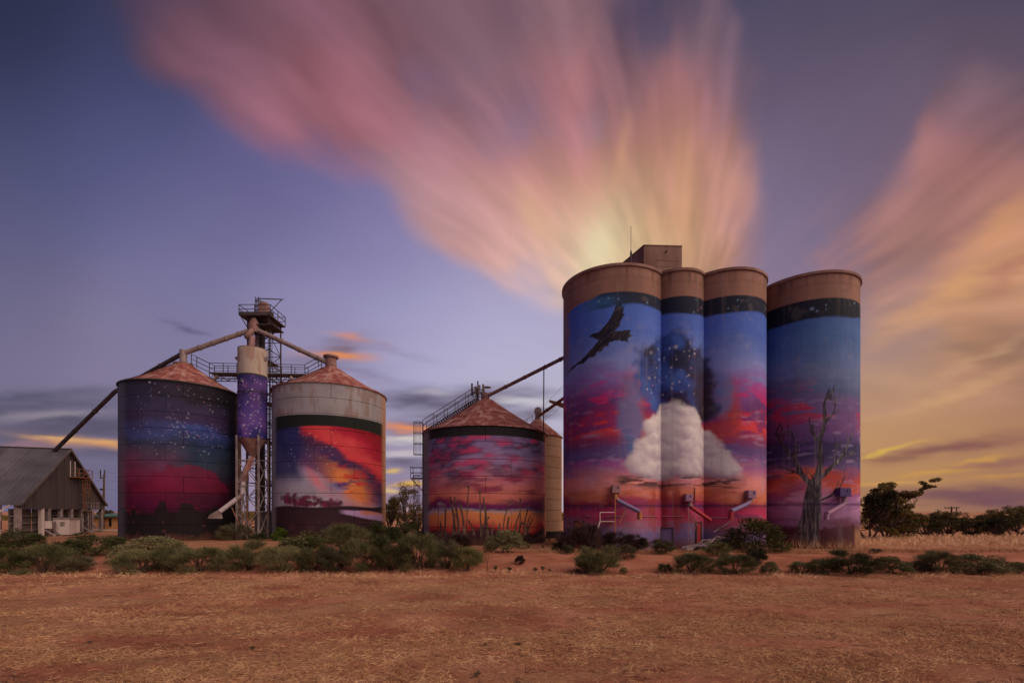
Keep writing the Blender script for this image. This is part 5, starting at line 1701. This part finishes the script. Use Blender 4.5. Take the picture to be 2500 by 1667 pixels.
# ------------------------------------------------------------------ plants
def blades(C, D, Ln, W, rs):
    """thin leaf quads: centres, directions, lengths, widths -> verts, faces"""
    n = len(C)
    D = D / np.linalg.norm(D, axis=1, keepdims=True)
    side = np.cross(D, rs.normal(size=(n, 3)))
    side /= np.linalg.norm(side, axis=1, keepdims=True) + 1e-9
    a = C - D * Ln[:, None] / 2
    b = C + D * Ln[:, None] / 2
    m_ = C + rs.normal(size=(n, 3)) * Ln[:, None] * .05
    s = side * W[:, None] / 2
    V = np.stack([a - s * .4, a + s * .4, m_ + s, m_ - s, b - s * .25, b + s * .25], 1).reshape(-1, 3)
    i = np.arange(n)[:, None] * 6
    F = np.concatenate([i + np.array([0, 1, 2, 3]), i + np.array([3, 2, 5, 4])])
    return V, F


def shrub_meshes(seed, kind):
    """unit shrub: 1 wide, 1 high; returns foliage (V,F) and stems MB"""
    rs = np.random.RandomState(seed)
    stems = MB()
    tips = []
    ns = {'broom': 15, 'dense': 9, 'thin': 10}[kind]
    for k in range(ns):
        a = rs.uniform(0, 2 * np.pi)
        sp = rs.uniform(.05, .42) if kind != 'thin' else rs.uniform(.03, .3)
        h = rs.uniform(.55, .9) * (1 - .35 * sp)
        p0 = Vector((rs.uniform(-.07, .07), rs.uniform(-.07, .07), -.04))
        p1 = Vector((math.cos(a) * sp * .45, math.sin(a) * sp * .45, h * .38))
        p2 = Vector((math.cos(a) * sp * .95, math.sin(a) * sp * .95, h * .8))
        stems.tube([p0, p1, p2], .010, 4, .004, cap=False)
        for j in range(3):
            q_ = p1.lerp(p2, rs.uniform(.2, .9))
            e = q_ + Vector((rs.normal() * .12, rs.normal() * .12, rs.uniform(.08, .2)))
            stems.tube([q_, e], .005, 3, .002, cap=False)
            tips.append(e)
        tips.append(p2)
    lumps = []
    if kind == 'dense':
        for k in range(26):
            a, e = rs.uniform(0, 2 * np.pi), rs.uniform(.0, 1.0)
            r_ = .36 * math.sqrt(max(1 - (e * .95) ** 2, .05))
            lumps.append((math.cos(a) * r_, math.sin(a) * r_, .12 + e * .70, rs.uniform(.10, .18)))
        lumps.append((0, 0, .45, .34))
    elif kind == 'broom':
        # loose plumes over the whole dome, open only at the very foot
        for k in range(44):
            an, e = rs.uniform(0, 6.28), rs.uniform(-.06, 1.0)
            rr_ = .44 * math.sqrt(max(1 - ((e - .35) / .72) ** 2, .04)) * rs.uniform(.35, 1.0) ** .5
            lumps.append((math.cos(an) * rr_, math.sin(an) * rr_, .16 + e * .66 + rs.uniform(-.04, .08), rs.uniform(.07, .14)))
        for t in tips[::4]:
            lumps.append((t.x, t.y, min(t.z, .92), rs.uniform(.05, .09)))
    else:
        for t in tips:
            if rs.rand() < .7:
                lumps.append((t.x, t.y, t.z, rs.uniform(.05, .10)))
    L_ = np.array(lumps)
    n = {'broom': 7600, 'dense': 7500, 'thin': 1800}[kind]
    w = L_[:, 3] ** 2
    pick = rs.choice(len(L_), n, p=w / w.sum())
    off = rs.normal(size=(n, 3))
    off /= np.linalg.norm(off, axis=1, keepdims=True)
    rad = L_[pick, 3] * (rs.uniform(.35, 1.05, n) ** .7 if kind == 'dense' else rs.uniform(.15, 1.45, n))
    C = L_[pick, :3] + off * rad[:, None] * np.array([1, 1, .9])
    C[:, 2] = np.clip(C[:, 2], .03, 1.05)
    D = off * .7 + rs.normal(size=(n, 3)) * .45 + np.array([0, 0, .75 if kind != 'dense' else .35])
    if kind == 'dense':
        Ln, W = rs.uniform(.03, .065, n), rs.uniform(.009, .018, n)
    else:
        Ln, W = rs.uniform(.08, .22, n), rs.uniform(.003, .0065, n)
        D = off * .45 + rs.normal(size=(n, 3)) * .32 + np.array([0, 0, 1.0]) + C * np.array([1.2, 1.2, 0])
    V, F = blades(C, D, Ln, W, rs)
    return V, F, stems


PROTO = {}
for nm, kind, seed, mk in [('b1', 'broom', 1, 'shrub_a'), ('b2', 'broom', 2, 'shrub_a'), ('b3', 'broom', 3, 'shrub_c'), ('b4', 'broom', 4, 'shrub_b'), ('d1', 'dense', 5, 'shrub_b'), ('d2', 'dense', 6, 'shrub_a'), ('g1', 'dense', 7, 'shrub_d'), ('d3', 'dense', 12, 'dark_bush'),
                           ('t1', 'thin', 8, 'shrub_c'), ('t2', 'thin', 9, 'shrub_a'), ('w1', 'thin', 10, 'dry_weed'), ('w2', 'broom', 11, 'dry_weed')]:
    V, F, st_mb = shrub_meshes(seed, kind)
    o = np_mesh('foliage', V, F, M[mk])
    s_ = st_mb.build('stems', M['twig'])
    PROTO[nm] = (o.data, s_.data)
    bpy.data.objects.remove(o)
    bpy.data.objects.remove(s_)


def shrub(px, w_px, y_top, y_base, proto, label, name='shrub', cat='shrub', group='wild shrubs on the bank', rz=None):
    g_ = on_ground(px, y_base)
    if y_base < 1326:
        g_ = at(px, y_base, EYE * FPX / (y_base - HY))
        g_.z = float(ground_z(g_.x, g_.y))
    H = (y_base - y_top) / FPX * g_.y
    W = w_px / FPX * g_.y * (1.28 if px < 1160 else 1.10)
    T = thing(name, label, cat, g_, group)
    a = rng.uniform(0, 6.28) if rz is None else rz
    for me, nm in zip(PROTO[proto], ('foliage', 'stems')):
        o = bpy.data.objects.new(nm, me)
        COL.objects.link(o)
        o.parent = T
        ca = W
        o.scale = (ca, ca * rng.uniform(.85, 1.1), H * 1.04)
        o.rotation_euler = (0, 0, a)
    return T


SHRUBS = [
    (45, 98, 1286, 1346, 'd1', 'dark dome shaped shrub before the grey shed at the left photo edge'),
    (22, 84, 1332, 1400, 'b4', 'leggy shrub cut off by the left edge of the photo'),
    (108, 98, 1326, 1398, 'b1', 'open olive shrub with bare stems below the white cabinet of the shed'),
    (160, 66, 1316, 1353, 'b4', 'low dark shrub behind the open olive shrub near the shed'),
    (232, 100, 1295, 1354, 'd1', 'round dark shrub between the grey shed and the starry bin'),
    (187, 64, 1356, 1395, 'b3', 'small olive shrub on the red bank below the round dark shrub'),
    (282, 36, 1360, 1393, 't1', 'sparse grey green shrub left of the big olive clump under the starry bin'),
    (372, 132, 1305, 1364, 'd2', 'broad high shrub at the foot of the starry bin'),
    (350, 108, 1338, 1398, 'b1', 'front shrub of the clump under the left half of the starry bin'),
    (416, 66, 1324, 1391, 'b2', 'taller shrub at the right end of the clump under the starry bin'),
    (487, 108, 1332, 1395, 'b1', 'wide olive shrub with a twiggy right side under the spout hood'),
    (535, 44, 1346, 1395, 't2', 'twiggy half bare shrub under the outlet chute'),
    (548, 28, 1341, 1364, 'b3', 'tiny shrub standing behind the twiggy half bare one'),
    (610, 98, 1319, 1391, 'b2', 'fan shaped shrub below the elevator tower'),
    (683, 84, 1331, 1394, 'b1', 'fan shaped shrub on bare stems below the bright green bush'),
    (575, 64, 1276, 1318, 'b3', 'grey green shrub at the feet of the hopper bin legs'),
    (630, 44, 1298, 1319, 'd2', 'low shrub right of the hopper bin legs'),
    (690, 44, 1283, 1319, 'g1', 'bright green bush at the left foot of the bin with the grey upper wall'),
    (748, 116, 1293, 1353, 'd1', 'wide dark shrub in front of the grey topped bin'),
    (768, 84, 1336, 1393, 'b2', 'rounded grey olive shrub in front of the wide dark shrub'),
    (838, 104, 1276, 1350, 'b1', 'tall feathery shrub in front of the right half of the grey topped bin'),
    (930, 84, 1268, 1324, 'd1', 'brown green bush at the foot of the far tree between two bins'),
    (992, 74, 1268, 1322, 'd2', 'second brown green bush just left of the post mural bin'),
    (820, 70, 1332, 1394, 'b3', 'low front shrub left of the feathery thicket'),
    (890, 92, 1312, 1393, 'b1', 'left shrub of the feathery thicket between the two bins'),
    (955, 92, 1306, 1391, 'b2', 'middle shrub of the feathery thicket between the two bins'),
    (1022, 98, 1298, 1391, 'b1', 'tall right shrub of the feathery thicket below the post mural'),
    (1092, 58, 1316, 1388, 'b3', 'upright shrub with bare stems under the left half of the post mural'),
    (1140, 68, 1332, 1393, 'b4', 'last dark stemmed shrub at the right end of the feathery thicket'),
    (1235, 112, 1289, 1348, 'd2', 'big round shrub hiding the feet of the painted posts'),
    (1269, 28, 1355, 1377, 'w2', 'small dark dead shrub lying on the red bank'),
    (1210, 16, 1377, 1396, 't2', 'tuft sized plant right of the bare sapling'),
    (1243, 20, 1379, 1398, 't1', 'greyish tuft sized plant below the big round shrub'),
    (1307, 20, 1382, 1399, 't1', 'first of three little plants in a row on the sand under the tan bin'),
    (1325, 18, 1378, 1397, 't2', 'middle one of three little plants in a row on the sand under the tan bin'),
    (1342, 14, 1385, 1399, 't1', 'last of three little plants in a row on the sand under the tan bin'),
    (1363, 32, 1321, 1347, 'b4', 'small dark shrub on the bank edge at the left corner of the concrete silos'),
    (1386, 28, 1328, 1352, 'b3', 'small grey shrub on the bank edge below the access platform'),
    (1462, 124, 1332, 1398, 'b2', 'big green shrub on the bank below the painted bird silo'),
    (1430, 60, 1350, 1398, 'b1', 'paler shrub growing into the left side of the big green shrub'),
    (1525, 56, 1328, 1364, 'b3', 'grey green shrub behind the right side of the big green shrub'),
    (1523, 20, 1384, 1400, 'b4', 'tiny plant right of the big green shrub'),
    (1566, 38, 1310, 1342, 'b4', 'upright little shrub in front of the lilac door'),
    (1620, 60, 1317, 1352, 'b3', 'low shrub left of the grey log pile'),
    (1623, 36, 1375, 1399, 'b1', 'small shrub on the red slope below the log pile'),
    (1690, 104, 1349, 1399, 'b1', 'wide olive shrub on the bank below the log pile'),
    (1750, 60, 1321, 1356, 'b4', 'dark shrub on the bank crest right below the log pile'),
    (1710, 28, 1332, 1347, 'b3', 'very small shrub at the front of the log pile'),
    (1795, 98, 1349, 1400, 'b1', 'wide shrub with reddish stems below the dark round bush'),
    (1845, 60, 1334, 1382, 'b3', 'taller tuft like shrub below the dark round bush'),
    (1880, 46, 1368, 1402, 'd2', 'low green shrub at the right end of the row below the dark round bush'),
    (1960, 60, 1370, 1401, 'b1', 'low left shrub of the row under the painted tree silo'),
    (2010, 78, 1364, 1401, 'b1', 'middle shrub of the row under the painted tree silo'),
    (2078, 122, 1344, 1402, 'b2', 'big dark shrub under the right edge of the painted tree silo'),
    (2174, 92, 1355, 1399, 'd2', 'rounded shrub right of the concrete silos, first of the right-hand group'),
    (2248, 52, 1369, 1397, 'b3', 'small low shrub in the gap of the right-hand group'),
    (2292, 88, 1342, 1397, 'b1', 'tall dark shrub in the right-hand group below the far power pole'),
    (2395, 122, 1351, 1399, 'd2', 'broad green shrub near the right edge of the photo'),
    (2482, 66, 1370, 1399, 'd2', 'low shrub cut off by the right edge of the photo'),
    (2138, 30, 1338, 1351, 'b3', 'tiny dark shrub on the bank crest right of the concrete silos'),
]
for (px, w_, yt, yb, pr, lb) in SHRUBS:
    shrub(px, w_, yt, yb, pr, lb)
shrub(1845, 150, 1259, 1347, 'd3', 'large dark round bush between the joined silos and the separate silo', 'bush', 'bush', None)
for px, w_, yt, yb, lb in [(1398, 70, 1284, 1348, 'dark dead weeds at the left corner of the concrete silos'), (1440, 64, 1278, 1349, 'tall dark dead weeds behind the access platform'), (1500, 66, 1296, 1348, 'dark dead weeds under the leftmost spout'),
                           (1548, 60, 1302, 1347, 'low dark dead weeds left of the lilac door'), (1600, 56, 1306, 1346, 'dark dead weeds in front of the lilac door'), (1325, 44, 1296, 1337, 'dark dead weeds at the right foot of the post mural bin'), (1290, 54, 1304, 1336, 'low dead weeds under the right end of the painted posts'),
                           (1100, 100, 1302, 1337, 'dark undergrowth under the left end of the painted posts')]:
    shrub(px, w_, yt, yb, 'w1' if w_ < 60 else 'w2', lb, 'dead_weed', 'weed', 'dead weeds at the silo feet')
shrub(1482, 40, 1312, 1334, 'g1', 'small yellow green flowering plant beside the access platform', 'flowering_plant', 'plant', None)
# a bare sapling on the bank
p = on_ground(1190, 1394)
sap = thing('sapling', 'thin bare forked sapling standing at the foot of the red bank', 'tree', p)
MB().tube([p, p + Vector((-.05, 0, .6)), p + Vector((-.12, 0, 1.5))], .022, 5, .008).build('trunk', M['twig'], sap)
MB().tube([p + Vector((-.02, 0, .3)), p + Vector((.06, 0, .8)), p + Vector((.04, .05, 1.35))], .015, 5, .006).build('limb', M['twig'], sap)


def tree(px, y_base, y_top, Y, w_px, label, seed, n=9000, mk='tree_leaf', lean=0.0, group='trees behind the silos', low=.25, leaf=.16, spread=1.0, far_branch=None):
    rs = np.random.RandomState(seed)
    b0 = Vector(((px - CX) / FPX * Y, Y, 0))
    b0.z = float(ground_z(b0.x, b0.y)) - .1
    Htop = EYE + (HY - y_top) / FPX * Y - b0.z
    Wd = w_px / FPX * Y
    T = thing('tree', label, 'tree', b0, group)
    tr = MB()
    tips = []

    def grow(p, dv, ln, r, depth):
        e = p + dv * ln
        m1 = p.lerp(e, .5) + Vector((rs.normal(), rs.normal(), 0)) * ln * .07
        tr.tube([p, m1, e], r, 6, r * .6, cap=False)
        if depth == 0:
            tips.append(e)
            return
        for k in range(3 if depth > 1 else 2):
            nd = (dv + Vector((rs.normal() * .6 * spread, rs.normal() * .6 * spread, rs.normal() * .25 + .1))).normalized()
            grow(e, nd, ln * rs.uniform(.6, .85), r * .6, depth - 1)
        if depth > 1 and rs.rand() < .6:
            tips.append(e)
    k0 = 3
    for k in range(k0):
        an = 2 * math.pi * k / k0 + rs.uniform(-.4, .4)
        grow(b0 + Vector((math.cos(an) * .15, math.sin(an) * .15, 0)), Vector((math.cos(an) * .55 + lean, math.sin(an) * .55, 1)).normalized(), Htop * .30, .05 + Htop * .014, 3)
    # scale tips into the wanted envelope
    Tp = np.array([tuple(t) for t in tips])
    for ax, half in ((0, Wd / 2), (1, Wd / 2)):
        c0 = b0[ax] + (lean * Htop * .3 if ax == 0 else 0)
        d = Tp[:, ax] - c0
        Tp[:, ax] = c0 + d / max(np.abs(d).max(), .1) * half * .86
    zr = Tp[:, 2] - b0.z
    Tp[:, 2] = b0.z + Htop * (low + (1 - low - .08) * (zr - zr.min()) / max(np.ptp(zr), .1))
    # trunk limbs reach to the moved tips
    for t in Tp[:: max(1, len(Tp) // 26)]:
        s0 = b0 + Vector((0, 0, Htop * .22))
        tr.tube([s0, s0.lerp(Vector(t), .5) + Vector((0, 0, -.05 * Htop)), Vector(t)], .035 + Htop * .003, 5, .012, cap=False)
    if far_branch:
        e = at(far_branch[0], far_branch[1], Y)
        s0 = b0 + Vector((Wd * .15, 0, Htop * .55))
        tr.tube([s0, s0.lerp(e, .5) + Vector((0, 0, -.12)), e], .09, 6, .02)
        ex = [e + Vector((rs.normal() * .55, rs.normal() * .4, rs.normal() * .30)) for k in range(10)] + [s0.lerp(e, .62) + Vector((rs.normal() * .3, rs.normal() * .3, -.1 + rs.normal() * .18)) for k in range(7)]
        Tp = np.vstack([Tp, np.array([tuple(q_) for q_ in ex])])
    tr.build('trunk', M['twig'], T, True)
    lr = (.36 + .045 * Wd) * (0.8 if far_branch else 1.0)
    sz = rs.uniform(.55, 1.15, len(Tp)) * lr
    if far_branch:
        sz[-17:] *= .62
    pk_ = rs.choice(len(Tp), n, p=sz ** 2 / (sz ** 2).sum())
    off = rs.normal(size=(n, 3))
    off /= np.linalg.norm(off, axis=1, keepdims=True)
    C = Tp[pk_] + off * (sz[pk_] * rs.uniform(.2, 1.0, n) ** .6)[:, None] * np.array([1, 1, .62])
    D = rs.normal(size=(n, 3)) + np.array([0, 0, -.25])
    V, F = blades(C, D, rs.uniform(.7, 1.5, n) * leaf, rs.uniform(.25, .45, n) * leaf, rs)
    np_mesh('crown', V, F, M[mk], T)
    return T


tree(2165, 1325, 1172, 52.0, 165, 'dark tree with a long leafy branch beside the separate concrete silo', 1, 22000, low=.08, far_branch=(2268, 1182))
tree(2122, 1330, 1190, 50.0, 115, 'dense dark tree touching the right edge of the separate concrete silo', 11, 15000, low=.06)
tree(2205, 1322, 1246, 55.0, 120, 'low spreading tree behind the tree with the long branch', 2, 11000, low=.10)
FT = [(2258, 1258, 62, 104, 'mallee tree left of the far power pole'), (2316, 1246, 64, 84, 'mallee tree under the far power pole'), (2372, 1256, 62, 100, 'mallee tree right of the far power pole'),
      (2428, 1240, 66, 92, 'second mallee tree right of the far power pole'), (2482, 1232, 63, 88, 'mallee tree with a high tuft at the right edge of the photo'), (2540, 1246, 66, 120, 'mallee tree just beyond the right edge of the row'),
      (2285, 1240, 74, 80, 'small tree showing above the row left of the far power pole'), (2440, 1262, 58, 90, 'low tree in front of the row near the right edge')]
for i, (px, yt, Y, w_, lb) in enumerate(FT):
    tree(px, 1319, yt, Y, w_, lb, 30 + i, 4600, low=.22, group='mallee trees along the far side of the field', leaf=.17)
tree(990, 1300, 1172, 64.0, 100, 'open crowned tree between the grey topped bin and the post mural bin', 51, 5200, low=.30, leaf=.15, spread=1.2)
tree(955, 1300, 1212, 66.0, 60, 'smaller tree against the right wall of the grey topped bin', 52, 4200, low=.25, leaf=.15)
tree(1025, 1300, 1215, 68.0, 60, 'smaller tree behind the ladder of the post mural bin', 53, 3600, low=.2, leaf=.15)
tree(262, 1292, 1238, 92.0, 36, 'small dark tree behind the green roofed hut', 54, 3600, low=.15, leaf=.2)
# low distant scrub that closes the horizon
rs = np.random.RandomState(71)
n = 42000
ux = rs.uniform(-1.45, 1.45, n)
Yd = rs.uniform(150, 210, n)
keep = np.ones(n, bool)
hgt = 1.0 + 2.2 * fbm(ux * 30, Yd * 0, None, 4, 72)
X_ = ux * Yd
Zg = ground_z(X_, Yd)
C = np.stack([X_, Yd, Zg + rs.uniform(0, 1, n) ** .8 * hgt], -1)
V, F = blades(C, rs.normal(size=(n, 3)), rs.uniform(.5, 1.1, n), rs.uniform(.25, .5, n), rs)
tag(np_mesh('distant_scrub', V, F, M['tree_leaf']), 'low dark scrub closing the horizon far behind the silos', 'scrub', None, 'stuff')
# far power pole
pp = at(2323, 1262, 88)
pw = thing('power_pole', 'power pole with a crossarm and insulators rising over the far mallee trees', 'pole', (pp.x, pp.y, -2))
zt_ = EYE + (HY - 1235.5) / FPX * 88
MB().tube([(pp.x, pp.y, -2.5), (pp.x, pp.y, zt_)], .14, 8).build('shaft', M['pole'], pw)
MB().beam((pp.x - 1.25, pp.y, zt_ - .38), (pp.x + 1.4, pp.y, zt_ - .28), .14).build('crossarm', M['pole'], pw)
for dx in (-1.2, -.5, .5, .95, 1.35):
    MB().tube([(pp.x + dx, pp.y, zt_ - .3), (pp.x + dx, pp.y, zt_ - .05)], .07, 6).build('insulator', M['dark_steel'], pw)
MB().tube([(pp.x + .95, pp.y, zt_ - .38), (pp.x + .95, pp.y, zt_ - 1.05)], .09, 6).build('fuse', M['dark_steel'], pw)

# ------------------------------------------------------------------ fallen dead tree in front of the silos
lp0 = at(1712, 1325, 37.5)
lg_ = thing('dead_log_pile', 'fallen grey dead tree lying on the ground in front of the concrete silos', 'log', (lp0.x, 35.4, 0))
rs = np.random.RandomState(81)
for k in range(26):
    t = k / 25
    y0_ = 34.9 + rs.uniform(0, 1.3)
    xa, xb = 12.6 + rs.uniform(-.1, 1.4) + t * .5, 15.6 + rs.uniform(0, 1.6)
    za, zb = .04 + rs.uniform(0, .22), .25 + t * .75 + rs.uniform(-.1, .12)
    mid = Vector(((xa + xb) / 2 + rs.uniform(-.3, .3), y0_, (za + zb) / 2 + .25 + rs.uniform(0, .15) * 2 * t))
    MB().tube([(xa, y0_ - .2, za), mid, Vector((xb, y0_ + rs.uniform(-.3, .3), zb)), Vector((xb + rs.uniform(.2, .7), y0_ + rs.uniform(-.4, .3), zb - rs.uniform(.05, .3)))], rs.uniform(.07, .15), 6, .035).build('limb', M['log'], lg_, True)
MB().tube([at(1743, 1298, 36.6), at(1784, 1272, 37.0)], .045, 6).build('propped_branch', M['log'], lg_)

# ------------------------------------------------------------------ dry grass
rs = np.random.RandomState(91)


def straw(name, n, ymin, ymax, lmin, lmax, wmin, wmax, up, mk, label, xk=1.25, mask=None, power=1.0):
    Yg = ymin + (ymax - ymin) * rs.uniform(0, 1, n) ** power
    Xg = rs.uniform(-xk, xk, n) * Yg
    if mask is not None:
        k = rs.uniform(0, 1, n) < mask(Xg, Yg)
        Xg, Yg = Xg[k], Yg[k]
    n = len(Xg)
    Ln = rs.uniform(lmin, lmax, n)
    D = rs.normal(size=(n, 3)) * np.array([1.3, .8, .25]) + np.array([0, 0, up])
    D /= np.linalg.norm(D, axis=1, keepdims=True)
    Z = ground_z(Xg, Yg) + np.abs(D[:, 2]) * Ln / 2 + .006
    V, F = blades(np.stack([Xg, Yg, Z], -1), D, Ln, rs.uniform(wmin, wmax, n), rs)
    return tag(np_mesh(name, V, F, M[mk]), label, 'dry grass', None, 'stuff')


def patchy(x, y):
    p_ = fbm(x * .28, y * .8, None, 4, 95)
    return np.clip((p_ - .40) * 8, .06, 1)


straw('dry_straw', 175000, 8.4, 25.6, .07, .26, .005, .0105, .14, 'straw', 'flattened pale straw scattered over the red sand in the foreground', 1.2, patchy, 1.25)
straw('dark_litter', 34000, 8.6, 26.5, .06, .22, .008, .018, .06, 'dead_twig', 'dark dry twigs and litter lying in streaks on the foreground sand', 1.2, lambda x, y: np.clip((fbm(x * .8, y * 3.2, None, 4, 96) - .56) * 9, 0.015, 1), 1.1)
straw('bank_grass', 16000, 24.6, 27.6, .12, .40, .008, .016, .6, 'straw', 'thin dry grass along the foot of the bank between the shrubs', 1.2, lambda x, y: np.clip((fbm(x * .5, y * 1.0, None, 3, 97) - .42) * 5, 0, 1) * .8)
straw('pad_grass', 22000, 32.6, 36.4, .15, .5, .012, .022, .8, 'straw', 'dry grass on the edge of the silo pad', 1.15, lambda x, y: np.clip((fbm(x * .3, y * .6, None, 3, 98) - .36) * 4, 0, 1))
straw('field_grass', 46000, 41, 62, .25, .7, .02, .04, 1.3, 'straw', 'tall pale dry grass of the field beyond the silos', 1.3, lambda x, y: (x > 27.5) * 1.0)
straw('silo_foot_grass', 3500, 36.6, 39.0, .4, .9, .012, .02, 2.2, 'straw', 'tall dry grass stems at the foot of the separate concrete silo', .8, lambda x, y: ((x > 20.6) & (x < 28.5)) * 1.0)
# small green weeds on the open sand
for px, py, w_, h_, lb in [(1262, 1576, 26, 8, 'small dark weed on the foreground sand in the middle of the photo'), (1188, 1575, 18, 7, 'smaller weed left of the middle weed'), (1165, 1654, 32, 16, 'ragged weed at the bottom edge of the photo'), (616, 1588, 18, 12, 'small weed on the foreground sand left of the middle'), (220, 1570, 16, 7, 'small weed in the left foreground')]:
    shrub(px, w_, py - h_, py, 't1' if 'ragged' in lb else 'w1' if 'dark' in lb else 't2', lb, 'ground_weed', 'weed', 'weeds on the open sand')
